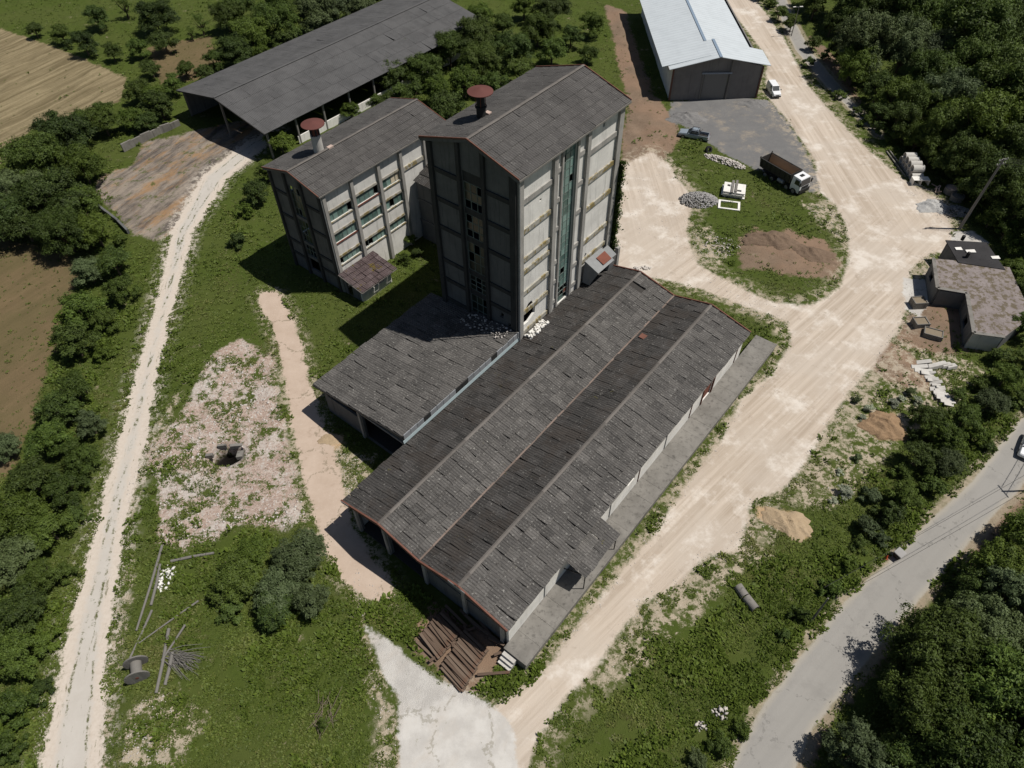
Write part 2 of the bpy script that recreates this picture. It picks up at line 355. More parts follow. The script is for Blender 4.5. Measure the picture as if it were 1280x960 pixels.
POLY = {
 'road': [[(900, -60), (925, -60), (945, 0), (978, 45), (1012, 110), (1062, 165), (1105, 205), (1140, 232), (1178, 250), (1192, 290), (1188, 318), (1165, 315), (1140, 335), (1136, 380), (1122, 415), (1096, 452), (1058, 496), (1018, 560), (985, 608), (938, 632), (925, 688), (882, 696), (852, 730), (800, 756), (770, 800), (735, 848), (700, 882), (672, 925), (655, 975), (498, 985), (502, 900), (560, 870), (612, 885), (645, 868), (680, 838), (705, 805), (742, 758), (790, 700), (828, 652), (862, 600), (905, 545), (925, 500), (962, 470), (988, 430), (985, 402), (945, 388), (905, 372), (872, 360), (840, 352), (770, 340), (758, 300), (770, 250), (782, 205), (815, 190), (850, 215), (868, 240), (858, 290), (872, 330), (910, 352), (965, 378), (1015, 382), (1050, 360), (1062, 320), (1058, 285), (1045, 258), (1025, 240), (1018, 200), (985, 150), (958, 120), (958, 70), (935, 40), (905, 0)]],
 'pad': [[(455, 780), (500, 812), (548, 850), (600, 872), (640, 900), (650, 985), (500, 985), (497, 870), (478, 840)], [(1128, 346), (1172, 352), (1160, 378), (1150, 398), (1132, 388)],
         [(1192, 290), (1215, 288), (1236, 303), (1232, 325), (1185, 320)]],
 'yard': [[(838, 128), (905, 118), (960, 126), (985, 152), (1008, 190), (1030, 235), (1012, 240), (985, 225), (945, 212), (900, 190), (870, 165), (835, 150)]],
 'soil': [[(541, 758), (575, 782), (625, 795), (638, 812), (615, 850), (580, 872), (545, 838), (512, 812)],
          [(756, 5), (780, 12), (796, 60), (818, 120), (845, 150), (850, 175), (835, 195), (815, 215), (775, 215), (778, 165), (786, 130), (770, 70)],
          [(922, 300), (945, 285), (965, 296), (985, 288), (1010, 298), (1030, 300), (1050, 330), (1046, 350), (1000, 348), (960, 338), (925, 335)],
          [(1010, 45), (1035, 62), (1060, 95), (1078, 130), (1062, 120), (1030, 80)],
          [(1235, 620), (1270, 600), (1300, 600), (1240, 690), (1190, 720), (1140, 770), (1095, 840), (1040, 905), (1000, 985), (960, 985), (1010, 915), (1048, 873), (1098, 808), (1150, 745), (1192, 703)],
          [(1140, 378), (1170, 365), (1225, 375), (1225, 440), (1170, 445), (1120, 430)],
          [(1085, 415), (1125, 430), (1165, 470), (1160, 490), (1110, 478), (1085, 455)]],
 'sand': [[(945, 632), (985, 640), (1012, 660), (1010, 676), (975, 660), (948, 648)], [(1085, 520), (1118, 514), (1130, 535), (1125, 550), (1095, 548)], [(395, 540), (430, 545), (425, 565), (400, 560)]],
 'field': [[(-700, -500), (0, 35), (45, 50), (100, 72), (158, 98), (150, 128), (100, 140), (60, 150), (30, 170), (8, 200), (-300, 420)]],
 'meadow': [[(-900, 200), (-60, 285), (0, 298), (60, 312), (108, 325), (78, 400), (62, 450), (45, 520), (15, 590), (-400, 900)], [(185, 60), (262, 45), (275, 78), (245, 100), (200, 108)]],
 'stain': [[(178, 178), (240, 166), (300, 150), (345, 165), (310, 205), (262, 235), (222, 285), (205, 300), (170, 296), (140, 262), (112, 240), (122, 222), (168, 205)]],
 'rubble': [[(262, 445), (300, 425), (345, 445), (352, 515), (368, 575), (384, 650), (352, 665), (300, 655), (258, 680), (225, 688), (196, 672), (198, 610), (178, 570), (215, 530), (240, 500)]],
 'scrub': [[(1000, 252), (1040, 256), (1056, 285), (1050, 300), (1020, 280)], [(862, 290), (890, 285), (912, 320), (890, 335), (868, 320)],
          [(1018, 560), (1058, 497), (1098, 455), (1125, 425), (1165, 440), (1215, 450), (1240, 470), (1200, 500), (1160, 540), (1120, 560), (1090, 600), (1040, 640), (985, 630)],
           [(800, 758), (850, 730), (885, 697), (940, 640), (985, 640), (960, 700), (900, 740), (840, 800), (790, 850), (740, 860)],
           [(440, 700), (485, 720), (455, 780), (478, 840), (497, 900), (500, 985), (470, 985), (465, 880), (440, 780)],
           [(215, 500), (240, 470), (200, 560), (160, 660), (150, 620)],
           [(780, 205), (840, 200), (870, 240), (850, 330), (790, 300)], [(1140, 325), (1170, 315), (1168, 350), (1140, 348)],
           [(860, 330), (930, 360), (985, 385), (985, 430), (950, 400), (870, 365)], [(1110, 205), (1130, 225), (1180, 245), (1195, 265), (1205, 285), (1175, 280), (1130, 240)],
           [(415, 560), (470, 570), (440, 640), (425, 600)], [(160, 880), (220, 860), (260, 890), (230, 960), (150, 960)],
           [(960, 470), (985, 480), (940, 520), (900, 580), (850, 640), (800, 700), (720, 800), (690, 810), (760, 720), (850, 600), (920, 510)]],
 'island': [[(812, 158), (838, 168), (872, 190), (890, 212), (935, 232), (975, 248), (1012, 262), (1035, 258), (1052, 282), (1058, 312), (1050, 338), (1040, 362), (1008, 374), (962, 366), (905, 345), (872, 328), (862, 300), (885, 278), (858, 236), (842, 218), (830, 190)]],
 'asphalt': [[(1420, 400), (1300, 500), (1268, 533), (1213, 605), (1167, 645), (1113, 700), (1080, 728), (1032, 780), (1000, 822), (955, 880), (915, 950), (895, 1000), (980, 1000), (1013, 915), (1047, 874), (1097, 810), (1190, 703), (1243, 643), (1330, 555), (1440, 470)]],
}
LINE = {
 'track': [(345, 165, 8), (320, 180, 15), (268, 222, 17), (228, 290, 14), (214, 350, 12), (201, 400, 12), (188, 450, 13), (176, 500, 15), (163, 560, 17), (152, 600, 18), (138, 660, 19), (126, 720, 22), (113, 780, 25), (104, 840, 29), (95, 900, 33), (88, 960, 36), (84, 1010, 37)],
 'pink': [(336, 372, 13), (350, 397, 14), (362, 430, 14), (372, 480, 15), (384, 530, 19), (398, 570, 22), (408, 620, 22), (425, 670, 21), (448, 710, 22), (470, 732, 20), (480, 742, 12)],
 'lane': [(965, -30, 7), (985, 25, 8), (1003, 62, 9), (1022, 85, 9), (1045, 112, 9), (1062, 130, 6), (1100, 170, 4)],
 'verge': [(1300, 495, 8), (1268, 531, 8), (1210, 603, 7), (1165, 643, 9), (1110, 702, 8), (1030, 778, 9), (998, 820, 8), (950, 880, 8), (908, 955, 8)],
 'strip': [(168, 680, 3), (155, 750, 8), (143, 815, 10), (132, 880, 12), (124, 960, 13)],
 'band': [(480, 560, 5), (470, 590, 24), (440, 600, 14)],
}
AREA = {k: [wp(p) for p in v] for k, v in POLY.items()}
def fields(P):
    F = {}
    for k, v in AREA.items():
        F[k] = np.maximum.reduce([sd_poly(P, p) for p in v])
    for k, v in LINE.items(): F[k] = sd_line(P, v)
    F['road'] = np.maximum(F['road'], -1e9); F['asphalt'] = np.maximum(F['asphalt'], F['lane'])
    isl = F['island']; br = None
    F['road'] = np.minimum(F['road'], -isl)
    F['scrub'] = np.maximum(np.maximum(F['scrub'], F['verge']), F['strip'])
    return F
NAMES = ['road', 'pad', 'yard', 'soil', 'sand', 'field', 'meadow', 'stain', 'rubble', 'scrub', 'asphalt', 'track', 'pink']

rng = np.random.default_rng(7)
def vnoise(P, s, seed=0):
    """cheap value noise in 2-D"""
    r = np.random.default_rng(seed); T = r.random((256, 256)); q = P*s
    i = np.floor(q).astype(int); f = q-i; f = f*f*(3-2*f); i = i % 255
    a = T[i[:, 0], i[:, 1]]; b = T[i[:, 0]+1, i[:, 1]]; c = T[i[:, 0], i[:, 1]+1]; d = T[i[:, 0]+1, i[:, 1]+1]
    return (a*(1-f[:, 0])+b*f[:, 0])*(1-f[:, 1])+(c*(1-f[:, 0])+d*f[:, 0])*f[:, 1]

def steps():
    return (np.concatenate([-np.geomspace(2500, 140, 12), np.arange(-132, 132.1, 0.55), np.geomspace(140, 2500, 12)]),
            np.concatenate([-np.geomspace(2000, 8, 12), np.arange(0, 192.1, 0.55), np.geomspace(200, 3500, 14)]))
gx, gy = steps(); GX, GY = np.meshgrid(gx, gy); GP = np.stack([GX.ravel(), GY.ravel()], 1)
GF = fields(GP)
hard = np.maximum.reduce([GF[k] for k in ('road', 'asphalt', 'track', 'pink', 'pad', 'yard')])
soft = np.clip(-hard/2.0, 0, 1)
st_s = GP@A3[:2]; st_t = GP@B3[:2]
flat = ((st_s > 16) & (st_s < 68) & (st_t > -53) & (st_t < -12)) | ((st_s > 42) & (st_s < 68) & (st_t > -78) & (st_t < -36))
amp = np.where(flat, 0, soft)*np.clip(1-np.abs(GP[:, 0])/400, 0, 1)
GZ = amp*(0.45*(vnoise(GP, .12, 1)-.35)+0.30*(vnoise(GP, .5, 2)-.4)) + (1-soft)*0.05*(vnoise(GP, .3, 3)-.5)
GZ += np.where(GF['soil'] > 0, np.clip(GF['soil'], 0, 2)*0.14*vnoise(GP, .7, 9), 0)*(amp > 0)
PIT = at(281, 568)[:2]
GZ -= 6.5*np.exp(-(((GP-PIT)/[1.6, 1.05])**2).sum(1)**2)
GF['pit'] = 1.42-np.linalg.norm((GP-PIT)/[1.3, 0.9], axis=1)
# gentle dike beside the asphalt road
GZ -= 0.0
def hgt(x, y):
    i = np.clip(np.searchsorted(gx, x)-1, 0, len(gx)-2); j = np.clip(np.searchsorted(gy, y)-1, 0, len(gy)-2)
    Z = GZ.reshape(GX.shape); u = (x-gx[i])/(gx[i+1]-gx[i]); v = (y-gy[j])/(gy[j+1]-gy[j])
    return Z[j, i]*(1-u)*(1-v)+Z[j, i+1]*u*(1-v)+Z[j+1, i]*(1-u)*v+Z[j+1, i+1]*u*v

def DIR(a, b_):
    d = at(*b_)-at(*a); return math.degrees(math.atan2(d[1], d[0]))
# ---- the ground's material
g = NT('ground_cover'); p = g.wpos()
nA = g.noise(p, 0.45, 7, 0.68); nB = g.noise(g.map(p, loc=(40, 3, 0)), 2.6, 5, 0.7); nC = g.noise(g.map(p, loc=(7, 77, 0)), 0.09, 4, 0.6)
edge = g.math('ADD', g.math('MULTIPLY_ADD', nA, 3.4, -1.7), g.math('MULTIPLY_ADD', nB, 1.8, -0.9))
edge2 = g.math('ADD', g.math('MULTIPLY_ADD', nA, 1.4, -0.7), g.math('MULTIPLY_ADD', nB, 1.0, -0.5))
def mask(k, e=edge, w_=0.35, off=0.0):
    return g.ramp(g.math('ADD', g.attr(k), e), off-w_, off+w_)
grass = g.mix(nB, (0.038, 0.057, 0.010), (0.080, 0.108, 0.020))
grass = g.mix(g.ramp(nC, 0.35, 0.65, 0, 0.5), grass, (0.080, 0.092, 0.026))
grass = g.mix(g.ramp(g.noise(g.map(p, loc=(5, 9, 0)), 0.8, 6, .75), 0.60, 0.70, 0, 0.5), grass, (0.17, 0.145, 0.09))
col = grass
# hay field: mown stripes
stp = g.noise(g.along(p, DIR((0, 160), (120, 100)), .05, .9), 1.0, 5, 0.65)
fld = g.mix(g.ramp(stp, 0.3, 0.7), (0.135, 0.105, 0.058), (0.29, 0.235, 0.14))
fld = g.mix(g.ramp(nB, 0.4, 0.75, 0, 0.3), fld, (0.07, 0.075, 0.03))
col = g.mix(mask('field'), col, fld)
stp2 = g.noise(g.along(p, DIR((0, 400), (80, 350)), .12, .8), 1.0, 5, 0.65)
mea = g.mix(stp2, (0.095, 0.074, 0.036), (0.205, 0.145, 0.082))
mea = g.mix(g.ramp(nC, 0.40, 0.6, 0, 0.35), mea, (0.080, 0.080, 0.030))
col = g.mix(mask('meadow'), col, mea)
soil = g.mix(nA, (0.12, 0.083, 0.055), (0.27, 0.20, 0.145))
soil = g.mix(g.ramp(nB, 0.5, 0.75, 0, 0.5), soil, (0.07, 0.052, 0.038))
soil = g.mix(g.ramp(nC, 0.4, 0.6, 0, 0.6), soil, (0.26, 0.17, 0.115))
col = g.mix(mask('soil'), col, soil)
scr_c = g.mix(nB, (0.30, 0.245, 0.165), (0.52, 0.45, 0.36))
scr_n = g.noise(g.map(p, loc=(11, 19, 0)), 0.9, 7, 0.78)
col = g.mix(g.math('MULTIPLY', mask('scrub'), g.ramp(scr_n, 0.47, 0.56, 0, 0.95)), col, scr_c)
rb_v = g.vor(p, 5.0, 'Color'); sx = g.t.nodes.new('ShaderNodeSeparateXYZ'); g.link(rb_v, sx.inputs[0])
rub = g.mix(sx.outputs[0], (0.30, 0.215, 0.175), (0.50, 0.42, 0.36)); rub = g.mix(g.ramp(sx.outputs[1], 0.82, 0.9), rub, (0.52, 0.49, 0.45))
rub = g.mix(g.ramp(nB, 0.35, 0.6, 0, 0.45), rub, (0.33, 0.235, 0.185))
rub = g.mix(g.ramp(g.noise(g.map(p, loc=(5, 29, 0)), .2, 6, .75), .46, .6, 0, .65), rub, g.mix(sx.outputs[2], (0.40, 0.36, 0.32), (0.58, 0.55, 0.51)))
rub_n = g.noise(g.map(p, loc=(15, 29, 0)), 0.42, 8, 0.8)
col = g.mix(g.math('MULTIPLY', mask('rubble'), g.ramp(rub_n, 0.50, 0.55, 1.0, 0.0)), col, rub)
yard = g.mix(nA, (0.12, 0.12, 0.122), (0.21, 0.205, 0.198)); yard = g.mix(g.ramp(g.noise(g.map(p, loc=(14, 4, 0)), .2, 7, .8), 0.50, 0.68, 0, 0.6), yard, (0.36, 0.30, 0.225))
col = g.mix(mask('yard'), col, yard)
stn = g.noise(g.along(p, DIR((130, 270), (300, 150)), .10, .45), 1.0, 7, .78)
sta = g.mix(g.ramp(stn, 0.34, 0.62), (0.085, 0.072, 0.065), (0.29, 0.245, 0.20)); sta = g.mix(g.ramp(g.noise(g.along(p, DIR((130, 270), (300, 150)), .06, .2, (2, 2, 0)), 1, 7, .75), 0.49, 0.62, 0, 0.7), sta, (0.33, 0.19, 0.085))
sta = g.mix(g.ramp(nB, 0.5, 0.75, 0, 0.5), sta, (0.09, 0.085, 0.06))
sta = g.mix(g.ramp(g.noise(g.map(p, loc=(12, 42, 0)), .35, 7, .8), 0.54, 0.62, 0, .8), sta, grass)
col = g.mix(mask('stain', edge), col, sta)
rs = g.math('MULTIPLY', g.ramp(g.attr('road'), -3.6, -0.2), g.ramp(g.noise(g.map(p, loc=(81, 13, 0)), 0.75, 7, 0.8), 0.47, 0.58, 0, 0.9))
col = g.mix(rs, col, scr_c)
bare = g.ramp(g.noise(g.map(p, loc=(51, 93, 0)), 0.28, 7, 0.8), 0.60, 0.68, 0, 0.8)
gm = g.math('MULTIPLY', bare, g.math('SUBTRACT', 1.0, g.math('MAXIMUM', mask('meadow'), mask('field'))))
col = g.mix(g.math('MULTIPLY', gm, g.ramp(g.attr('yard'), 0, -1)), col, g.mix(nB, (0.17, 0.13, 0.085), (0.36, 0.30, 0.225)))
# sandy road with ruts along its run
rutA = g.noise(g.along(p, DIR((650, 880), (1050, 480)), .03, 1.1), 1.0, 6, 0.7, 0.5)
rutB = g.noise(g.along(p, DIR((1120, 260), (960, 30)), .03, 1.0), 1.0, 6, 0.7, 0.5)
sy = g.t.nodes.new('ShaderNodeSeparateXYZ'); g.link(p, sy.inputs[0])
rut = g.mix(g.ramp(sy.outputs[1], 78, 100), rutA, rutB)
rd = g.mix(g.ramp(rut, 0.28, 0.72), (0.36, 0.295, 0.23), (0.55, 0.475, 0.395))
rd = g.mix(g.ramp(nC, 0.42, 0.62, 0, 0.6), rd, (0.47, 0.41, 0.345))
rd = g.mix(g.ramp(g.noise(g.map(p, loc=(60, 3, 0)), 0.22, 6, 0.7), 0.48, 0.68, 0, 0.75), rd, (0.66, 0.61, 0.545))
rd = g.mix(g.ramp(g.noise(g.map(p, loc=(20, 63, 0)), 0.35, 7, 0.78), 0.56, 0.72, 0, 0.7), rd, (0.27, 0.215, 0.165))
rd = g.mix(g.ramp(g.noise(p, 7, 3, 0.7), 0.60, 0.72, 0, 0.3), rd, (0.62, 0.58, 0.52))
col = g.mix(mask('road', edge2), col, rd)
col = g.mix(mask('sand', edge2), col, g.mix(nB, (0.36, 0.245, 0.135), (0.52, 0.37, 0.23)))
# broken concrete track: grey heart, pink beige edges
tr_e = g.mix(nB, (0.42, 0.355, 0.29), (0.62, 0.56, 0.49)); tr_c = g.mix(nA, (0.40, 0.365, 0.32), (0.53, 0.50, 0.455))
tk = g.attr('track'); trc = g.mix(g.ramp(g.math('ADD', tk, edge2), 0.7, 1.5), tr_e, tr_c)
crk = g.ramp(g.vor(g.map(p, (1, 0.45, 1)), 0.34, 'Distance', 1.0), 0.86, 0.92, 0, 0.0)
gaps = g.ramp(g.noise(g.along(p, DIR((80, 900), (190, 440)), .28, 1.5), 1.0, 7, 0.82), 0.585, 0.64, 0, 0.85)
def cracks(sc, w_):
    n = g.t.nodes.new('ShaderNodeTexVoronoi'); n.feature = 'DISTANCE_TO_EDGE'; n.inputs['Scale'].default_value = sc
    q_ = g.t.nodes.new('ShaderNodeTexNoise'); g.link(p, q_.inputs['Vector']); q_.inputs['Scale'].default_value = .5; q_.inputs['Detail'].default_value = 5; va = g.t.nodes.new('ShaderNodeVectorMath'); va.operation = 'MULTIPLY_ADD'; g.link(q_.outputs['Color'], va.inputs[0]); va.inputs[1].default_value = (3.5, 3.5, 0); g.link(p, va.inputs[2]); g.link(va.outputs[0], n.inputs['Vector']); return g.ramp(g.math('ADD', n.outputs['Distance'], g.math('MULTIPLY_ADD', nB, .16, -.08)), 0, w_, 1, 0)
ctr = g.math('ABSOLUTE', g.math('SUBTRACT', tk, g.ramp(g.noise(p, .15, 2), 0, 1, 1.0, 1.7)))
trc = g.mix(g.math('MULTIPLY', g.ramp(g.math('ADD', ctr, g.math('MULTIPLY_ADD', nB, .8, -.4)), .0, .16, 1, 0), g.ramp(g.noise(g.map(p, loc=(8, 1, 0)), .5, 6, .8), .48, .56)), trc, (0.10, 0.105, 0.045))
trc = g.mix(gaps, trc, (0.13, 0.125, 0.065))
edge3 = g.math('ADD', g.math('MULTIPLY_ADD', nA, 2.2, -1.1), g.math('MULTIPLY_ADD', nB, 1.8, -.9))
col = g.mix(g.math('MULTIPLY', g.ramp(tk, -2.2, -.1), g.ramp(g.noise(g.map(p, loc=(83, 3, 0)), 0.9, 7, 0.8), 0.48, 0.56, 0, 0.9)), col, g.mix(nB, (0.40, 0.34, 0.27), (0.62, 0.57, 0.5)))
col = g.mix(mask('track', edge3, 0.2), col, trc)
pk = g.mix(nA, (0.35, 0.265, 0.20), (0.55, 0.45, 0.37)); pk = g.mix(g.ramp(nB, 0.55, 0.8, 0, 0.5), pk, (0.58, 0.52, 0.45))
col = g.mix(g.math('MULTIPLY', g.ramp(g.attr('pink'), -2.0, -.1), g.ramp(g.noise(g.map(p, loc=(33, 3, 0)), 0.9, 7, 0.8), 0.47, 0.55, 0, 0.9)), col, scr_c)
pk = g.mix(g.math('MULTIPLY', cracks(.12, .014), .6), pk, (0.19, 0.16, 0.11))
pk = g.mix(g.ramp(g.noise(g.map(p, loc=(3, 63, 0)), .4, 6, .75), .55, .68, 0, .5), pk, (0.30, 0.22, 0.165))
col = g.mix(mask('pink', edge3, 0.2), col, pk)
pd = g.mix(g.ramp(nA, 0.35, 0.65), (0.44, 0.42, 0.39), (0.54, 0.52, 0.485)); vc = g.vor(g.map(p, rot=(0, 0, .6)), 0.22, 'Distance')
pd = g.mix(g.ramp(g.noise(g.map(p, (1.4, .5, 1)), 1.2, 6, .8), 0.62, 0.68, 0, 0.7), pd, (0.20, 0.19, 0.12))
pd = g.mix(g.ramp(g.noise(g.along(p, DIR((470, 790), (540, 860)), .5, .25), 1, 6, .7), .45, .7, 0, .6), pd, (0.47, 0.43, 0.38))
pd = g.mix(g.math('MULTIPLY', cracks(.12, .012), .5), pd, (0.22, 0.20, 0.15))
col = g.mix(mask('pad', edge2, 0.2), col, pd)
asp = g.mix(g.noise(g.along(p, DIR((915, 950), (1268, 533)), .04, .8), 1, 5, .6), (0.24, 0.23, 0.213), (0.32, 0.305, 0.28))
asp = g.mix(g.ramp(nB, 0.5, 0.9, 0, 0.25), asp, (0.18, 0.18, 0.17)); asp = g.mix(g.ramp(g.noise(g.map(p, loc=(4, 4, 0)), .3, 7, .75), .5, .66, 0, .35), asp, (0.21, 0.20, 0.185)); asp = g.mix(g.math('MULTIPLY', cracks(.16, .006), .4), asp, (0.13, 0.125, 0.115))
ed3 = g.math('MULTIPLY_ADD', nA, 0.7, -0.35)
aa = g.math('ADD', g.attr('asphalt'), ed3)
col = g.mix(g.ramp(aa, -1.0, -0.5, 0, 0.75), col, g.mix(nB, (0.20, 0.165, 0.11), (0.42, 0.36, 0.27)))
asp = g.mix(g.ramp(aa, 0.0, 0.7, 0.55, 0), asp, (0.40, 0.36, 0.29))
col = g.mix(g.ramp(aa, -0.15, 0.15), col, asp)
col = g.mix(g.ramp(g.attr('pit'), 0.0, 0.2), col, (0.018, 0.015, 0.013))  # near-black colour stands in for the shade inside the pit
hb = g.math('ADD', g.math('MULTIPLY', nB, 0.5), g.noise(p, 9, 4, 0.7))
hardm = g.math('MAXIMUM', mask('road', edge2), g.math('MAXIMUM', mask('asphalt', edge2), g.math('MAXIMUM', mask('track', edge2), mask('pink', edge2))))
b = g.t.nodes.new('ShaderNodeBump'); g.link(hb, b.inputs['Height']); b.inputs['Distance'].default_value = 0.12
g.link(g.math('MULTIPLY_ADD', hardm, -0.62, 0.8), b.inputs['Strength'])
g.bsdf(col, 0.95, 0, b.outputs[0], 0.1)
MT['ground'] = g.m

def ground_objects():
    ny, nx = GX.shape; idx = np.arange(nx*ny).reshape(ny, nx)
    fq = np.stack([idx[:-1, :-1], idx[:-1, 1:], idx[1:, 1:], idx[1:, :-1]], -1).reshape(-1, 4)
    V = np.stack([GP[:, 0], GP[:, 1], GZ], 1)
    def fc(k): return GF[k][fq].mean(1)
    cls = np.zeros(len(fq), int)
    cls[fc('road') > 0.6] = 1; cls[fc('track') > 0.6] = 2; cls[fc('pink') > 0.6] = 3; cls[fc('pad') > 0.6] = 4
    cls[fc('yard') > 0.6] = 5; cls[fc('asphalt') > 0.0] = 6
    for ci, nm in enumerate(('ground', 'dirt_road', 'concrete_track', 'footpath', 'concrete_pavement', 'gravel_yard', 'asphalt_road')):
        f = fq[cls == ci]
        if not len(f): continue
        us, inv = np.unique(f.ravel(), return_inverse=True); n = len(f)
        me = bpy.data.meshes.new(nm); me.vertices.add(len(us)); me.vertices.foreach_set('co', V[us].ravel().astype(np.float32))
        me.loops.add(n*4); me.loops.foreach_set('vertex_index', inv.astype(np.int32).ravel())
        me.polygons.add(n); me.polygons.foreach_set('loop_start', np.arange(0, n*4, 4, dtype=np.int32))
        me.polygons.foreach_set('use_smooth', np.ones(n, bool)); me.materials.append(MT['ground'])
        for k in NAMES+['pit']:
            a = me.attributes.new(k, 'FLOAT', 'POINT'); a.data.foreach_set('value', np.clip(GF[k][us], -12, 12).astype(np.float32))
        me.update(calc_edges=True)
        o = bpy.data.objects.new(nm, me); COL.objects.link(o); o['kind'] = 'structure'
ground_objects()
# ------------------------------------------------------------------ buildings
def sheets(name, mat, parent, O, U, L, V, D, su=1.1, sv=1.35, seed=1, miss=(), wild=1.0, gaps=True):
    """sheeted roof slope: O ridge corner, U along, V down the slope (unit vectors)"""
    r = random.Random(seed); mb = MB(); O = np.array(O, float); U = np.array(U, float); V = np.array(V, float)
    N = np.cross(U, V); N /= np.linalg.norm(N)
    if N[2] < 0: N = -N
    nu = max(1, round(L/su)); nv = max(1, round(D/sv)); du = L/nu; dv = D/nv
    for j in range(nv):
        for i in range(nu):
            if (i, j) in miss: continue
            gp = r.choice((0, .03, .05, .06)) if wild > .9 else 0
            u0 = i*du+gp*.5+r.uniform(-.01, .02)*wild; u1 = (i+1)*du-gp*.3+r.uniform(-.01, .01)*wild
            v0 = j*dv-0.10; v1 = (j+1)*dv+0.07+r.uniform(-.05, .06)*wild
            sk = r.gauss(0, .025)*wild
            if r.random() < .03*wild: sk += r.uniform(-.12, .12)
            h0 = 0.01; h1 = (0.09 if wild > .9 else .05)+r.uniform(0, .05)*wild; hh = ((i % 2)*0.03 if wild > .9 else (i % 2)*.008)+r.uniform(0, .02)*wild
            c = []
            for (u, v, h) in ((u0, v0, h0), (u1, v0, h0), (u1, v1, h1), (u0, v1, h1)):
                c.append(O+U*(u+sk*(v-v0))+V*v+N*(h+hh))
            t = min(1, max(0, r.gauss(.5, .17*min(1, wild)+.05)))
            uvs = [(u0, v0), (u1, v0), (u1, v1), (u0, v1)]
            mb.poly(c, t, 0, uvs)
            lo = [q-N*0.085 for q in c]
            for a in range(4):
                b_ = (a+1) % 4; mb.poly([c[a], c[b_], lo[b_], lo[a]], t*.4, 0, [(0, 0)]*4)
    if wild > .9 and L > 15:
        c = [O+U*(.05 if e_ in (0, 3) else L-.05)+V*(.02 if e_ < 2 else D-.05)-N*.10 for e_ in range(4)]  # added under-sheet, blocks sun leaking through the sheet gaps
        mb.hexa([q-N*.03 for q in c]+c, 0, 1); mat = [mat, MT['inner_dark']]
    return mb.build(name, mat, parent)

def gable_roof(parent, s0, s1, tL, tR, tr, zL, zR, zr, mats, seed, wild=1.0, su=1.1, sv=1.35, miss1=(), miss2=(), under=True):
    """two slopes either side of a ridge running along s"""
    out = []
    for k, (te, ze) in enumerate(((tL, zL), (tR, zR))):
        O = W(s0, tr, zr); e = W(s0, te, ze)-O; D = np.linalg.norm(e)
        out.append(sheets('roof_slope', mats[k], parent, O, A3, s1-s0, e/D, D, su, sv, seed+k, (miss1, miss2)[k], wild))
    mb = MB()
    n = int((s1-s0)/1.6)
    for i in range(n):
        a = s0+(s1-s0)*i/n; b_ = s0+(s1-s0)*(i+1)/n+.06
        for dt, sgn in ((-.2, 1), (.2, 1)):
            zz = zr+0.17+0.015*(i % 2)
            te, ze = (tL, zL) if dt < 0 else (tR, zR)
            k2 = (zr-ze)/abs(te-tr)*.2
            mb.poly([W(a, tr, zz), W(b_, tr, zz), W(b_, tr+dt, zz-k2-.01), W(a, tr+dt, zz-k2-.01)], .3+.5*((i*7) % 5)/5)
    out.append(mb.build('ridge_cap', MT['ridge'], parent))
    return out
def barge(parent, s, pts, mat, w_=0.28, th=0.10, name='barge_board'):
    for (t0, z0), (t1, z1) in zip(pts[:-1], pts[1:]):
        MB().bar(W(s, t0, z0), W(s, t1, z1), th, w_, .5).build(name, mat, parent)

fSE = lambda T: (lambda p_, q_, d_: W(p_, T-d_, q_))       # wall facing +t: p=s, q=z, thickness inwards
fNW = lambda T: (lambda p_, q_, d_: W(p_, T+d_, q_))
fSW = lambda S: (lambda p_, q_, d_: W(S+d_, p_, q_))       # wall facing -s: p=t
fNE = lambda S: (lambda p_, q_, d_: W(S-d_, p_, q_))
def rect(a, b_, c, d): return [(a, c), (b_, c), (b_, d), (a, d)]
def frame_window(parent, fr, a, b_, z0, z1, nc, nr, seed, dark=0.12, glass='glass', dep=0.16, mw=0.07, special=0.0, rustp=0.0, part='window'):
    r = random.Random(seed); mb = MB()
    def bx(p0, p1, q0, q1, d0, d1, t=.5, mi=0, m=None):
        (m or mb).hexa([fr(p0, q0, d0), fr(p1, q0, d0), fr(p1, q0, d1), fr(p0, q0, d1), fr(p0, q1, d0), fr(p1, q1, d0), fr(p1, q1, d1), fr(p0, q1, d1)], t, mi)
    dw = (b_-a)/nc; dh = (z1-z0)/nr
    for i in range(nc+1): bx(a+i*dw-mw/2, a+i*dw+mw/2, z0, z1, dep-.03, dep+.05, r.random())
    for j in range(nr+1): bx(a, b_, z0+j*dh-mw/2, z0+j*dh+mw/2, dep-.022, dep+.043, r.random())
    w_ = mb.build(part, MT['frame'], parent); gm = MB()
    for i in range(nc):
        for j in range(nr):
            x = r.random()
            if x < dark: continue
            mi = 0
            if x > 1-special: mi = 1
            elif x > 1-special-rustp: mi = 2
            t = r.random()
            p0 = a+i*dw+mw/2; p1 = a+(i+1)*dw-mw/2; q0 = z0+j*dh+mw/2; q1 = z0+(j+1)*dh-mw/2; e = r.uniform(0, .015)
            gm.hexa([fr(p0, q0, dep+.004), fr(p1, q0, dep+.004+e), fr(p1, q0, dep+.02+e), fr(p0, q0, dep+.02), fr(p0, q1, dep+.004), fr(p1, q1, dep+.004+e), fr(p1, q1, dep+.02+e), fr(p0, q1, dep+.02)], t, mi)
    if gm.f: gm.build('pane', [MT[glass], MT['cream'], MT['rust']], w_)
    return w_

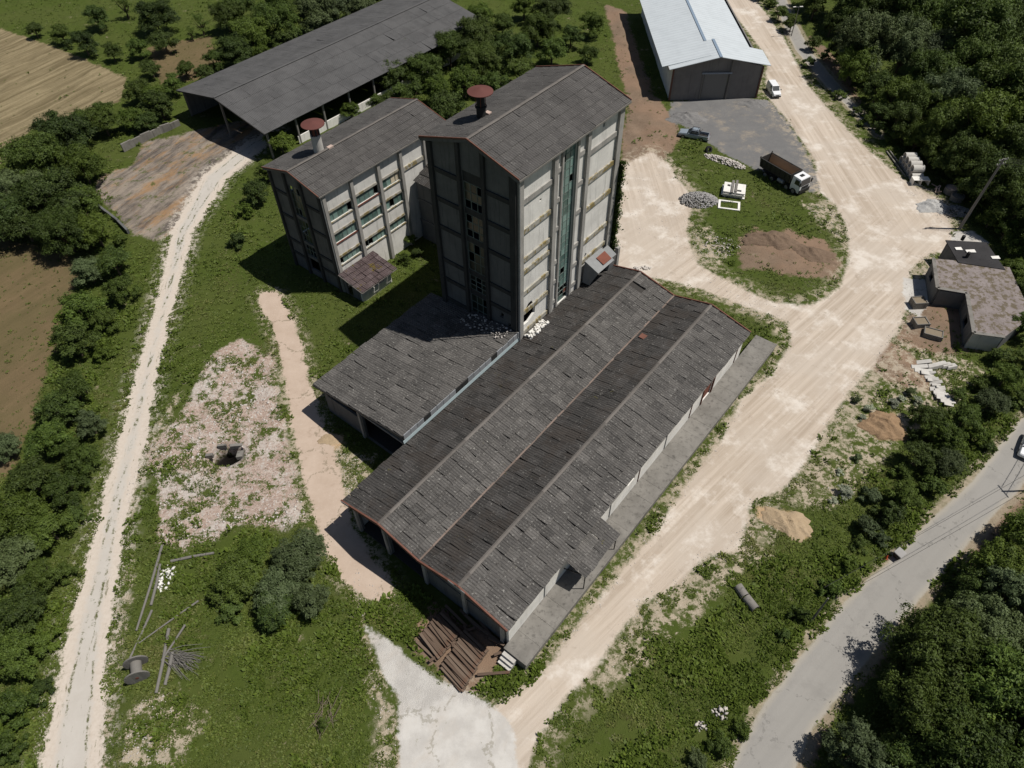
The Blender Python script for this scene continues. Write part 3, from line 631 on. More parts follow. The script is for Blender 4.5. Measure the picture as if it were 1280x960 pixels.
# ---- tall tower --------------------------------------------------------
S0, S1, T0, T1, ZE, ZR = 47.3, 66.3, -49.7, -37.6, 28.0, 29.9
TM = -43.6
tw = empty('silo_tower', W(S0, T1, 0), 'tallest building, a pale concrete tower with mossy ledges and a rust capped roof flue', 'tower')
hole = [(47.9, 7.1), (49.2, 7.0), (50.5, 7.6), (50.6, 8.9), (50.2, 9.3), (49.8, 10.0), (49.2, 9.9), (48.6, 9.3), (47.9, 8.9), (48.1, 8.2)]
hole2 = [(60.6, 9.4), (61.0, 9.3), (61.3, 9.8), (60.9, 10.1)]
hole3 = [(51.0, 23.0), (51.3, 23.0), (51.3, 23.3), (51.0, 23.3)]
h4 = [(62.4, 26.4), (62.8, 26.4), (62.8, 26.9), (62.4, 26.9)]
MB().wall(fSE(T1), rect(S0, S1, 0, 27.9), [rect(54.9, 57.4, 5.5, 27.2), hole, hole2, hole3, h4], .3).build('wall', MT['wall'], tw)
gab = [(T0, 0), (T1-.3, 0), (T1-.3, 27.8), (TM, 29.7), (T0, 27.8)]
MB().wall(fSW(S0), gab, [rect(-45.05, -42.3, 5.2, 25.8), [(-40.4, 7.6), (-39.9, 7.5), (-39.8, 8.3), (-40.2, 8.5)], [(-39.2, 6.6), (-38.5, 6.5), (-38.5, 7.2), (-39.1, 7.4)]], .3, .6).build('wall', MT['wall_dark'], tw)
MB().wall(fNE(S1), [(T0, 0), (T1-.3, 0), (T1-.3, 27.8), (TM, 29.7), (T0, 27.8)], [rect(-45, -42.3, 5, 26)], .3).build('wall', MT['wall'], tw)
MB().wall(fNW(T0), rect(S0+.3, S1-.3, 0, 27.7), [rect(54.9, 57.4, 5.5, 27)], .3).build('wall', MT['wall'], tw)
for z in (24.5, 20.8, 17.0, 12.2, 9.2, 6.0):
    for (a, b_) in ((47.9, 53.0), (59.7, 65.4)):
        MB().st(a, b_, T1, T1+.17, z-.30, z+.30, .3).build('ledge', MT['ledge' if z < 21 else 'pil'], tw)
    for (a, b_) in ((53.75, 54.55), (57.85, 59.05)):
        MB().st(a, b_, T1, T1+.14, z-.28+.7, z+.28+.7, .3).build('ledge', MT['pil'], tw)
    for (a, b_) in ((-49.0, -45.6), (-41.7, -38.5)):
        MB().st(S0-.17, S0, a, b_, z-.26, z+.26, .8).build('ledge', MT['rib_dark'], tw)
    MB().st(S1, S1+.15, T0+.8, T1-.8, z-.25, z+.25, .5).build('ledge', MT['wall_dark'], tw)
    MB().st(S0+.8, S1-.8, T0-.15, T0, z-.25, z+.25, .5).build('ledge', MT['pil'], tw)
MB().st(47.9, 53.0, T1, T1+.17, 15.0, 15.6, .3).build('ledge', MT['ledge'], tw)
for (a, b_, d_) in ((S0, 47.9, .34), (53.05, 53.7, .38), (54.6, 54.9, .24), (57.4, 57.8, .24), (59.1, 59.7, .38), (65.4, S1, .34)):
    MB().st(a, b_, T1, T1+d_, 0, 27.75, .4).build('pilaster', MT['pil'], tw)
for (a, b_) in ((T0+.02, -49.05), (-45.55, -45.1), (-42.2, -41.75), (-38.45, T1-.02)):
    zt = 27.7+(1-abs((a+b_)/2-TM)/6.05)*1.9-.15
    MB().st(S0-.34, S0, a, b_, 0, zt, .6).build('pilaster', MT['rib_dark'], tw)
    MB().st(S1, S1+.3, a, b_, 0, zt, .6).build('pilaster', MT['wall_dark'], tw)
for (a, b_) in ((S0, 48), (53, 53.7), (59.1, 59.7), (65.5, S1)):
    MB().st(a, b_, T0-.3, T0, 0, 27.6, .4).build('pilaster', MT['pil'], tw)
frame_window(tw, fSE(T1), 54.9, 57.4, 7.9, 27.2, 3, 20, 3, dark=.05, special=.0, part='window_strip')
frame_window(tw, fSE(T1), 54.9, 57.4, 5.6, 7.8, 3, 3, 8, dark=.6, special=.0, rustp=.15, part='window_strip')
MB().wall(fSE(T1-.02), rect(54.9, 57.4, 26.95, 27.2), [], .1).build('lintel', MT['frame'], tw)
for k, (a, b_) in enumerate(((5.3, 8.8), (9.6, 11.8), (12.6, 16.6), (17.4, 20.4), (21.2, 24.4))):
    frame_window(tw, fSW(S0), -45.0, -42.3, a, b_, 3, 3, 20+k, dark=.38, glass='glass_dim', mw=.09, part='window_strip')
MB().st(S0+.12, S0+.25, -45.05, -42.3, 24.5, 25.8, .8).build('spandrel', MT['rib_dark'], tw)
for z in (9.2, 12.2, 17.0, 20.8): MB().st(S0+.12, S0+.25, -45.05, -42.3, z-.38, z+.38, .5).build('spandrel', MT['rib_dark'], tw)
for z in (6, 9.2, 12.2, 17, 20.8, 24.5): MB().st(S0+.35, S1-.35, T0+.35, T1-.35, z-.12, z+.1, .8).build('floor_slab', MT['inner_dark'], tw)
gable_roof(tw, 46.8, 66.9, -50.3, -37.05, TM, 27.85, 27.85, 29.9, [MT['roof_t'], MT['roof_t']], 5, .75, 1.0, 1.15)
barge(tw, 46.76, [(-50.35, 27.95), (TM, 30.0), (-37.0, 27.95)], MT['rusttrim'], .16)
barge(tw, 46.86, [(-50.3, 27.7), (TM, 29.75), (-37.05, 27.7)], MT['wall_dark'], .42, .14, 'verge_board')
barge(tw, 66.93, [(-50.35, 27.95), (TM, 30.0), (-37.0, 27.95)], MT['rusttrim'], .16)
MB().bar(W(46.8, -37.0, 27.72), W(66.9, -37.0, 27.72), .16, .2).build('gutter', MT['pole'], tw)
MB().bar(W(46.8, -50.4, 27.72), W(66.9, -50.4, 27.72), .16, .2).build('gutter', MT['pole'], tw)
MB().tube(W(47.0, -37.12, 27.6), W(47.0, -37.12, 5.6), .07).build('downpipe', MT['greymetal'], tw)
def flue(parent, s, t, z0, ht, r, rc, mat):
    c = W(s, t, z0)
    f_ = MB().lathe(c, [(r, -.6), (r, ht*.42), (r*.86, ht*.43), (r*.86, ht*.8), (r*.8, ht*.8)], 18).build('flue', mat, parent)
    MB().lathe(c, [(r*1.25, ht*.40), (r*1.25, ht*.46), (r, ht*.46)], 18).build('collar', MT['black'], f_)
    for k in range(4):
        a = k*math.pi/2; MB().bar(c+np.array([r*math.cos(a), r*math.sin(a), ht*.4]), c+np.array([r*math.cos(a), r*math.sin(a), ht+.02]), .06, .06).build('strut', MT['rust'], f_)
    MB().lathe(c, [(rc, ht-.05), (rc, ht+.03), (rc*.5, ht+.2), (0.02, ht+.36)], 28).build('cap', MT['cap'], f_)
    MB().lathe(c, [(rc-.05, ht-.04), (0.02, ht+.3)], 28).build('cap_underside', MT['rust'], f_)
    return f_
flue(tw, 52.3, -46.4, 29.0, 2.8, .5, 1.35, MT['black'])
MB().st(52.7, 53.2, -46.3, -45.7, 29.2, 29.45).build('broken_brick', MT['stone_pink'], tw)

# ---- middle tower --------------------------------------------------------
mS0, mS1, mT0, mT1 = 43.8, 66.3, -76.5, -66.4; mTM = -71.4
md = empty('mill_building', W(mS0, mT1, 0), 'middle height concrete building with teal window rows and a thick stub flue', 'factory building')
bays = ((44.3, 48.4), (49.0, 53.2), (53.9, 57.3), (57.9, 59.3))
zw = ((11.35, 12.7), (7.95, 9.35), (4.35, 5.5))
holes = [rect(a, b_, z0, z1) for (a, b_) in bays[:3] for z0, z1 in zw]
MB().wall(fSE(mT1), rect(mS0, mS1, 0, 16.0), holes, .28).build('wall', MT['wall'], md)
mg = [(mT0, 0), (mT1-.28, 0), (mT1-.28, 15.9), (mTM, 17.2), (mT0, 15.9)]
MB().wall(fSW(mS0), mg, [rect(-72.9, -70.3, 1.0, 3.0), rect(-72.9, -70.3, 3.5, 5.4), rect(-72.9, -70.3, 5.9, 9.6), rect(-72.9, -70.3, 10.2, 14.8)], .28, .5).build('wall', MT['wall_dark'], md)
MB().wall(fNE(mS1), mg, [], .28).build('wall', MT['wall'], md)
MB().wall(fNW(mT0), rect(mS0+.28, mS1-.28, 0, 15.8), [rect(a, b_, z0, z1) for (a, b_) in bays for z0, z1 in zw], .28).build('wall', MT['wall'], md)
k = 0
for (a, b_) in bays[:3]:
    for z0, z1 in zw:
        k += 1
        frame_window(md, fSE(mT1), a+.02, b_-.02, z0+.02, z1-.02, 5 if b_-a > 4 else 4, 1, 40+k, dark=.13, special=.5 if k == 7 else .0, rustp=.18 if k in (2, 5) else 0, dep=.12)
        MB().st(a-.05, b_+.05, mT1, mT1+.12, z0-.18, z0-.02, .2).build('sill', MT['rust' if k in (2, 4) else 'ledge'], md)
        MB().st(a-.05, b_+.05, mT1, mT1+.08, z1+.02, z1+.35, .2).build('lintel', MT['ledge'], md)
for a in (mS0, 48.45, 53.25, 57.35, 62.1, mS1-.5): MB().st(a, a+.5, mT1, mT1+.36, 0, 15.9, .3).build('pilaster', MT['pil'], md)
for a in (mT0+.01, -73.35, -70.25, mT1-.41): MB().st(mS0-.3, mS0, a, a+.4, 0, 15.8+(1-abs(a-mTM)/5)*1.2, .5).build('pilaster', MT['rib_dark'], md)
for z in (12.9, 9.1, 4.9, 2.6):
    for (a, b_) in ((-76.05, -73.4), (-69.8, -66.85)): MB().st(mS0-.14, mS0, a, b_, z-.2, z+.2, .6).build('ledge', MT['rib_dark'], md)
MB().st(58, 66, mT1, mT1+.16, 12.2, 12.8, .2).build('ledge', MT['ledge'], md)
for kk, (z0, z1) in enumerate(((3.5, 5.4), (5.9, 9.6), (10.2, 14.8))):
    frame_window(md, fSW(mS0), -72.88, -70.32, z0+.02, z1-.02, 4, (2, 3, 4)[kk], 60+kk, dark=(.75, .5, .25)[kk], glass='glass_dim', mw=.08)
for z in (3.25, 9.9): MB().st(mS0+.3, mS1-.3, mT0+.3, mT1-.3, z-.1, z+.1, .8).build('floor_slab', MT['inner_dark'], md)
gable_roof(md, 43.3, 66.8, -77.05, -66.0, mTM, 15.95, 15.95, 17.45, [MT['roof_t'], MT['roof_t']], 15, .7, 1.0, 1.15)
for s_ in (43.27, 66.83): barge(md, s_, [(-77.1, 16.0), (mTM, 17.5), (-65.95, 16.0)], MT['rusttrim'], .14)
barge(md, 43.36, [(-77.0, 15.8), (mTM, 17.3), (-66.05, 15.8)], MT['wall_dark'], .34, .12, 'verge_board')
MB().bar(W(43.3, -65.92, 15.85), W(66.8, -65.92, 15.85), .15, .18).build('gutter', MT['pole'], md)
MB().tube(W(43.6, -66.1, 15.8), W(43.6, -66.1, .3), .06).build('downpipe', MT['greymetal'], md)
f_ = MB().lathe(W(49.2, -72.2, 17.0), [(.66, -.6), (.66, 2.6), (.5, 2.6)], 20).build('flue', MT['conc'], md)
for kk in range(6):
    a = kk*math.pi/3; c = W(49.2, -72.2, 17.0)
    MB().bar(c+np.array([.55*math.cos(a), .55*math.sin(a), 2.5]), c+np.array([.55*math.cos(a), .55*math.sin(a), 4.1]), .16, .16).build('strut', MT['black'], f_)
MB().lathe(W(49.2, -72.2, 17.0), [(1.5, 4.0), (1.5, 4.08), (.75, 4.25), (.02, 4.4)], 28).build('cap', MT['cap'], f_)
MB().lathe(W(49.2, -72.2, 17.0), [(.5, 2.6), (.5, 3.8), (.3, 4.1)], 16).build('inner_pipe', MT['rust'], f_)
MB().st(50.1, 50.9, -71.7, -71.2, 17.35, 17.65).build('broken_brick', MT['stone_pink'], md)

# link building between the towers
lk = empty('link_building', W(59.8, -58, 0), 'dark link block with a mossy roof squeezed between the two towers', 'building')
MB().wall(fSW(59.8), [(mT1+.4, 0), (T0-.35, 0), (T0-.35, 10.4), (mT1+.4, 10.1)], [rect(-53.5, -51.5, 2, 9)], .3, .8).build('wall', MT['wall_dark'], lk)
MB().st(65.6, 65.9, mT1+.4, T0-.35, 0, 11.9).build('wall', MT['wall_dark'], lk)
for z in (7.0, 3.5): MB().st(59.66, 59.8, mT1+.45, T0-.4, z-.2, z+.2, .8).build('ledge', MT['wall_dark'], lk)
MB().st(59.6, 59.8, -57.2, -56.8, 0, 10.1, .6).build('pilaster', MT['wall_dark'], lk)
e = W(59.3, 0, 10.2)-W(66.2, 0, 12.6); D = np.linalg.norm(e)
sheets('roof', MT['roof_m'], lk, W(66.2, mT1+.4, 12.6), B3, (T0-.35)-(mT1+.4), e/D, D, 1.1, 1.4, 81)

# small annex in front of the middle tower
ax = empty('brick_annex', W(43.9, -62.4, 0), 'small low outhouse with a reddish mossy roof leaning on the middle building', 'shed')
MB().wall(fSE(-62.4), rect(43.9, 49.5, 0, 2.55), [rect(45.9, 48.3, 1.2, 1.9)], .22).build('wall', MT['wall'], ax)
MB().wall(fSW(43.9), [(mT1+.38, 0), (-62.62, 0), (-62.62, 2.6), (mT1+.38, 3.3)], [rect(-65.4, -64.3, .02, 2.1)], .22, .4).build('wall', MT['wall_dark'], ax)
MB().wall(fNE(49.5), [(mT1+.38, 0), (-62.62, 0), (-62.62, 2.6), (mT1+.38, 3.3)], [], .22).build('wall', MT['wall'], ax)
e = W(0, -61.6, 2.55)-W(0, -66.0, 3.45); D = np.linalg.norm(e)
sheets('roof', MT['roof_x'], ax, W(43.4, -66.0, 3.45), A3, 6.6, e/D, D, .8, .9, 83, wild=1.4)
MB().bar(W(43.35, -66.0, 3.42), W(43.35, -61.55, 2.52), .1, .12).build('barge_board', MT['ridge'], ax)
MB().bar(W(43.35, -61.5, 2.5), W(50.05, -61.5, 2.5), .1, .1).build('barge_board', MT['ridge'], ax)

# ---- main hall --------------------------------------------------------
hS0, hS1 = 18.6, 65.6; tL, r1, vl, r2, tR = -37.3, -31.9, -26.7, -21.7, -16.1
zL, z1_, zv, z2_, zR_ = 5.45, 6.75, 5.5, 6.75, 5.4
hall = empty('factory_hall', W(hS0, tR, 0), 'long low hall with a twin gabled corrugated roof edged in rust red', 'factory hall')
front = [(tL+.7, 0), (tR-.62, 0), (tR-.62, 5.2), (r2, 6.55), (vl, 5.3), (r1, 6.55), (tL+.7, 5.45)]
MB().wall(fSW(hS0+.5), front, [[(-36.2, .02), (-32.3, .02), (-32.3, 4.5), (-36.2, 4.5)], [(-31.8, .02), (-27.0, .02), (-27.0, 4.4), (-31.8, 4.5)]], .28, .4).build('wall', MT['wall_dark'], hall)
MB().wall(fNE(hS1-.4), front, [], .28).build('wall', MT['white'], hall)
MB().wall(fSE(tR-.35), rect(hS0+.5, hS1-.4, 0, 5.2), [rect(55.3, 57.7, 1.4, 3.9), rect(28.6, 31.6, 1.4, 3.8), rect(39, 40.4, 3.2, 4.2)], .27).build('wall', MT['white'], hall)
MB().wall(fNW(tL+.45), rect(hS0+.8, 47.0, 0, 5.2), [], .25).build('wall', MT['wall'], hall)
MB().st(55.3, 57.7, tR-.55, tR-.48, 1.4, 3.9).build('door', MT['rust'], hall)
for a in (55.2, 57.7): MB().st(a, a+.1, tR-.35, tR-.2, 1.4, 4.0).build('door_frame', MT['rusttrim'], hall)
MB().st(28.6, 31.6, tR-.55, tR-.48, 1.4, 3.8).build('door', MT['black'], hall)
for t_ in (-36.4, -32.1, -26.85, -21.7, -17.1):
    MB().st(hS0+.25, hS0+.5, t_-.2, t_+.2, 0, 5.2, .4).build('column', MT['pil'], hall)
MB().st(hS0+.42, hS0+.5, -26.6, -17.4, 3.3, 3.5, .7).build('ledge', MT['wall_dark'], hall)
for i, s_ in enumerate(np.arange(24.5, 64, 5.6)):
    MB().st(s_, s_+.3, vl-.2, vl+.2, 0, 5.2, .4).build('inner_column', MT['wall_dark'], hall)
    MB().tube(W(s_, tR-.3, 5.2), W(s_, tR-.3, 1.5), .05).build('downpipe', MT['rusttrim' if i % 2 else 'greymetal'], hall)
def slope(t_a, z_a, t_b, z_b, mat, seed, miss=(), wild=1.0, s0=hS0-.1, s1=hS1):
    e = W(0, t_b, z_b)-W(0, t_a, z_a); D = np.linalg.norm(e)
    return sheets('roof_slope', mat, hall, W(s0, t_a, z_a), A3, s1-s0, e/D, D, 1.0, 1.15, seed, miss, wild)
slope(r1, z1_, tL, zL, MT['roof_m'], 91, (), 1.2)
slope(r1, z1_, vl, zv, MT['roof'], 92, {(44, 0), (44, 1)}, 1.25)
slope(r2, z2_, vl, zv, MT['roof_m'], 93, (), 1.2)
slope(r2, z2_, tR, zR_, MT['roof'], 94, (), 1.3)
for r_, z_ in ((r1, z1_), (r2, z2_)):
    mb = MB(); n = 30
    for i in range(n):
        a = hS0-.1+(hS1-hS0+.1)*i/n; b_ = a+(hS1-hS0+.1)/n+.05
        for dt in (-.19, .19): mb.poly([W(a, r_, z_+.17+.012*(i % 2)), W(b_, r_, z_+.17+.012*(i % 2)), W(b_, r_+dt, z_+.1), W(a, r_+dt, z_+.1)], ((i*13) % 7)/7)
    mb.build('ridge_cap', MT['ridge'], hall)
mb = MB()
for i in range(26):
    a = hS0+(hS1-hS0)*i/26; mb.st(a, a+(hS1-hS0)/26-.02, vl-.09, vl+.09, zv+.05, zv+.17+.02*(i % 3), ((i*5) % 7)/7)
mb.build('valley_flashing', m_plain('pink_valley_mortar', (0.19, 0.145, 0.12), .9, var=.5), hall)
prof = [(tL-.05, zL+.05), (r1, z1_+.1), (vl, zv+.08), (r2, z2_+.1), (tR+.05, zR_+.05)]
barge(hall, hS0-.16, prof, MT['rusttrim'], .40, .16)
barge(hall, hS1+.05, prof, MT['rusttrim'], .30, .14)
MB().bar(W(hS0-.26, r2-1.1, z2_-.05), W(hS0-.26, r2+.9, z2_-.02), .03, .36).build('bent_flashing', MT['greymetal'], hall)
MB().bar(W(hS0-.26, tL, zL+.2), W(hS0-.26, tL+1.2, zL+.48), .03, .12).build('bent_flashing', MT['greymetal'], hall)
MB().bar(W(hS0+.6, tR+.02, zR_-.08), W(hS1-.2, tR+.02, zR_-.08), .10, .12).build('eave_board', MT['pole'], hall)
# canopy over the loading door
cn = MB(); mtx = [W(33.3, tR+.25, 4.75), W(27.4, tR+.25, 4.75)]
e = W(0, -13.85, 4.1)-W(0, tR-.2, 4.85); D = np.linalg.norm(e)
cr = sheets('canopy', MT['roof'], hall, W(27.3, tR-.2, 4.85), A3, 6.0, e/D, D, 1.0, 1.2, 99, wild=1.2)
for s_ in (27.6, 33.0):
    mb = MB(); mb.bar(W(s_, tR-.3, 2.6), W(s_, -14.0, 4.05), .08, .08); mb.bar(W(s_, tR-.3, 4.6), W(s_, -13.9, 4.0), .09, .09); mb.build('bracket', MT['black'], cr)
    MB().bar(W(s_, -14.0, 4.05), W(s_, -14.0, 1.35), .09, .09).build('post', MT['black'], cr)
MB().st(hS0+.5, hS1-.5, tL+.8, tR-.7, 0.01, .12, .3).build('floor', MT['inner_dark'], hall)
# loading dock
dk = empty('loading_dock', W(hS0, -14, 0), 'long raised concrete loading platform along the sunny side of the hall', 'loading dock')
mb = MB(); r_ = random.Random(4)
ss = np.linspace(18.3, 70.3, 25)
for a, b_ in zip(ss[:-1], ss[1:]):
    t_ = r_.random(); oo = -13.9+.25*(a-18)/52
    mb.st(a, b_-.015, tR-.34, oo, 0, 1.3+r_.uniform(-.01, .01)-(.06 if a > 62 else 0), t_)
mb.build('platform', MT['conc_d'], dk)
MB().bar(W(18.3, -13.85, 1.22), W(70.3, -13.6, 1.22), .12, .2).build('edge_kerb', MT['conc_d'], dk)
mb = MB()
for i in range(3): mb.st(17.2+.32*i, 17.62+.32*i, -16.3, -14.9, .1, .4+.3*i, .3)
mb.build('step', MT['conc'], dk)

# ---- lean-to annex --------------------------------------------------------
ln = empty('lean_to_annex', W(27.8, -51.3, 0), 'square lean-to annex with one broad dark corrugated roof below the tallest tower', 'annex')
e = W(0, -52.2, 4.75)-W(0, -37.5, 6.9); D = np.linalg.norm(e)
sheets('roof', MT['roof'], ln, W(27.3, -37.5, 6.9), A3, 20.2, e/D, D, 1.05, 1.2, 101, (), 1.35)
zz = lambda t: 4.75+(t+52.2)/14.7*2.15-.1
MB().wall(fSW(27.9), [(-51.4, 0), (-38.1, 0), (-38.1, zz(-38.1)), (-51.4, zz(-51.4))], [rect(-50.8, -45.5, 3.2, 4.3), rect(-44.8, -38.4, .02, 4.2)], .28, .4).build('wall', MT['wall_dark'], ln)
MB().wall(fNW(-51.4), rect(28.2, 47.4, 0, zz(-51.4)), [rect(30+4*i, 32.4+4*i, 1.6, 3.2) for i in range(4)], .28).build('wall', MT['wall'], ln)
MB().st(47.1, 47.35, -51.1, -49.8, 0, 4.8).build('wall', MT['wall'], ln)
MB().st(27.65, 27.9, -45.3, -44.95, 0, 5.2, .4).build('column', MT['pil'], ln)
MB().bar(W(27.25, -52.2, 4.7), W(27.25, -37.5, 6.85), .1, .2).build('barge_board', MT['black'], ln)
MB().bar(W(27.8, -51.2, 4.5), W(27.8, -38.0, 4.7), .12, .14).build('beam', MT['pil'], ln)
MB().st(28.2, 47.2, -51.1, -37.9, 0.01, .12, .3).build('floor', MT['inner_dark'], ln)
cl = MB()
for i in range(19):
    a = 27.5+i*1.03; r_ = random.Random(i+5)
    cl.st(a+.02, a+1.0, -37.42, -37.32, 6.12, 6.92+r_.uniform(-.05, .06), r_.random(), 0 if i not in (3, 8, 9, 14) else 1)
cl.build('clerestory_strip', [MT['greymetal'], MT['black']], ln)
MB().hexa([W(27.3, -37.35, 5.75), W(47.0, -37.35, 5.75), W(47.0, -37.22, 5.75), W(27.3, -37.22, 5.75), W(27.3, -37.35, 6.15), W(47, -37.35, 6.15), W(47, -37.30, 6.15), W(27.3, -37.30, 6.15)]).build('flashing', m_plain('pale_blue_flashing', (0.34, 0.41, 0.42), .6, var=.25), ln)

# ---- long open shed --------------------------------------------------------
sh = empty('storage_shed', W(60, -102, 0), 'very long open sided shed under a plain grey roof near the top left', 'shed')
for (ta, za, tb, zb, sd_) in ((-114.3, 7.6, -126.9, 5.2, 111), (-114.3, 7.6, -101.5, 5.2, 112)):
    e = W(0, tb, zb)-W(0, ta, za); D = np.linalg.norm(e)
    sheets('roof_slope', MT['roof_s'], sh, W(59.3, ta, za), A3, 58, e/D, D, 1.3, 3.2, sd_, (), .35)
MB().bar(W(59.3, -114.3, 7.72), W(117.3, -114.3, 7.72), .4, .06).build('ridge_cap', MT['roof_s'], sh)
for i in range(10):
    s_ = 60+i*6.2
    for t_ in (-126.2, -114.3, -102.2): MB().st(s_, s_+.3, t_-.15, t_+.15, 0, 5.0 if t_ != -114.3 else 7.3).build('post', MT['pole'], sh)
    mb = MB(); mb.bar(W(s_+.15, -126.4, 5.0), W(s_+.15, -114.3, 7.4), .12, .2); mb.bar(W(s_+.15, -102, 5.0), W(s_+.15, -114.3, 7.4), .12, .2); mb.build('rafter', MT['pole'], sh)
MB().st(66, 117, -102.3, -102.1, 0, 1.6).build('low_wall', MT['white'], sh)
MB().st(60, 117, -126.4, -126.2, 0, 4.9).build('back_wall', MT['wall_dark'], sh)
MB().st(116.8, 117, -126.2, -102, 0, 5.0).build('end_wall', MT['wall_dark'], sh)
MB().bar(W(59.25, -127, 5.15), W(59.25, -114.3, 7.55), .1, .22).build('barge_board', MT['black'], sh)
MB().bar(W(59.25, -101.4, 5.15), W(59.25, -114.3, 7.55), .1, .22).build('barge_board', MT['black'], sh)

# ---- metal hangar --------------------------------------------------------
hg = empty('metal_hangar', (39.5, 130, 0), 'grey block hangar under a pale blue metal roof at the top', 'hangar')
hg['_local'] = False
def m_sheet(name, c, sc, ax_):
    g = NT(name); p = g.wpos(); sx = g.t.nodes.new('ShaderNodeSeparateXYZ'); g.link(p, sx.inputs[0])
    wv = g.math('SINE', g.math('MULTIPLY', sx.outputs[ax_], 2*math.pi/sc)); 
    col = g.mix(g.ramp(wv, .75, .98, 0, .35), c, tuple(x*.6 for x in c)); col = g.mix(g.ramp(g.noise(p, .5, 4), .4, .7, 0, .25), col, tuple(x*.7 for x in c))
    g.bsdf(col, 0.45, 0.0, g.bump(wv, .4, .05), .5); return g.m
MT['sheet'] = m_sheet('ribbed_pale_metal', (0.54, 0.58, 0.60), 1.05, 1)
MT['block'] = m_wall('grey_block_wall', (0.20, 0.19, 0.18), (0.14, 0.134, 0.128), .3)
x0, x1, xr = 30.9, 47.7, 39.1
MB().wall(lambda p_, q_, d_: np.array([p_, 129.9+d_+(p_-31)*.04, q_]), [(x0, 0), (x1, 0), (x1, 6.1), (xr, 8.1), (x0, 6.1)], [rect(36.8, 41.6, .02, 5.0)], .25).build('wall', MT['block'], hg)
MB().box(37.0, 41.5, 130.32, 130.4, 0, 5.0).build('door', m_plain('grey_steel_door', (0.17, 0.165, 0.155), .6, var=.1), hg)
MB().box(36.4, 42.0, 129.9, 130.02, 5.0, 5.3).build('door_rail', m_plain('blue_grey_rail', (0.22, 0.25, 0.29), .6), hg)
for xx in (36.6, 41.7): MB().box(xx, xx+.25, 129.98, 130.14, 0, 5.0 if xx < 40 else 7.4).build('door_post', MT['pole'], hg)
for xx in (x0-.1, x1-.1): MB().box(xx, xx+.3, 129.75+(.6 if xx > 40 else 0), 130.1+(.6 if xx > 40 else 0), 0, 6.1).build('corner_post', m_plain('brown_post', (0.12, 0.06, 0.045), .8), hg)
MB().box(x0, x0+.25, 130.2, 170, 0, 6.1).build('wall', MT['white'], hg)
MB().box(x1-.25, x1, 130.7, 170, 0, 6.1).build('wall', MT['block'], hg)
MB().box(x0+.3, x1-.3, 169.6, 169.9, 0, 6.1).build('wall', MT['block'], hg)
def hroof(name, xa, za, xb, zb, ya, yb, ya2=None):
    ya2 = ya if ya2 is None else ya2
    return MB().hexa([(xa, ya, za), (xb, ya2, zb), (xb, yb, zb), (xa, yb, za), (xa, ya, za+.1), (xb, ya2, zb+.1), (xb, yb, zb+.1), (xa, yb, za+.1)]).build(name, MT['sheet'], hg)
hroof('roof_slope', 30.0, 6.15, 39.15, 8.35, 129.3, 137.0); hroof('roof_slope', 39.15, 8.35, 49.1, 6.15, 129.3, 137.0, 130.4)
hroof('roof_slope', 28.9, 6.05, 37.7, 8.05, 137.0-6.2, 171); hroof('roof_slope', 37.7, 8.05, 46.9, 6.15, 137.0, 171)
MB().bar((39.15, 129.3, 8.48), (39.15, 137, 8.48), .5, .05).build('ridge_cap', m_plain('ridge_blue', (0.20, 0.26, 0.33), .5), hg)
MB().bar((37.7, 137, 8.18), (37.7, 171, 8.18), .5, .05).build('ridge_cap', bpy.data.materials['ridge_blue'], hg)
MB().bar((29.95, 129.3, 6.2), (29.95, 134.5, 6.2), .1, .3).build('fascia', MT['pole'], hg)

# ---- ruined house on the right --------------------------------------------------------
rh = empty('ruined_house', (59, 72, 0), 'ruined flat roofed house in an L shape with a rubbly pinkish roof', 'house')
MT['flatroof'] = m_wall('rubbly_flat_roof', (0.27, 0.235, 0.225), (0.155, 0.13, 0.12), .4, (0.105, 0.085, 0.05))
z_ = 2.95
Pc = lambda x, y, z=z_: at(x, y, z)
L6 = [Pc(1167, 323), Pc(1172, 360), Pc(1208.7, 366), Pc(1217.4, 416), Pc(1256, 421), Pc(1290, 395), Pc(1262, 334), Pc(1200, 326)]
def prism(name, pts, z0, z1, mat, parent, tint=.4):
    mb = MB(); n = len(pts)
    b_ = [(q[0], q[1], z0) for q in pts]; t = [(q[0], q[1], z1) for q in pts]
    tri = tessellate_polygon([[Vector((q[0], q[1], 0)) for q in pts]])
    for a in tri: mb.poly([t[i] for i in a], tint); mb.poly([b_[i] for i in a], tint)
    for i in range(n): j = (i+1) % n; mb.poly([b_[i], b_[j], t[j], t[i]], tint)
    return mb.build(name, mat, parent)
prism('roof_slab', L6, z_-.18, z_, MT['flatroof'], rh)
cen = sum(L6)/len(L6)
ins = [q+(cen-q)/np.linalg.norm(cen-q)*.35 for q in L6]
for i in range(len(ins)):
    a, b_ = ins[i], ins[(i+1) % len(ins)]
    d_ = b_-a; ln_ = np.linalg.norm(d_); u_ = d_/ln_; nrm = np.array([-u_[1], u_[0], 0])
    fr = lambda p_, q_, dd, a=a, u_=u_, nrm=nrm: np.array([a[0], a[1], 0])+u_*p_+nrm*(-dd*0.25/.25)*1.0+np.array([0, 0, q_])
    hl = {0: [rect(1.4, 2.9, 1.1, 2.1)], 1: [rect(2.3, 3.6, .02, 2.2)], 2: [rect(3.5, 5.2, .9, 2.2)]}.get(i, [])
    hl = [h for h in hl if max(q[0] for q in h) < ln_-.2]
    MB().wall(fr, rect(0, ln_, 0, z_-.2), hl, .25).build('wall', MT['wall_dark' if i != 3 else 'conc'], rh)
for i in (0, 1, 2, 3):
    MB().bar(L6[i]+np.array([0, 0, .02]), L6[i+1]+np.array([0, 0, .02]), .5, .07).build('roof_edge', MT['conc_d'], rh)
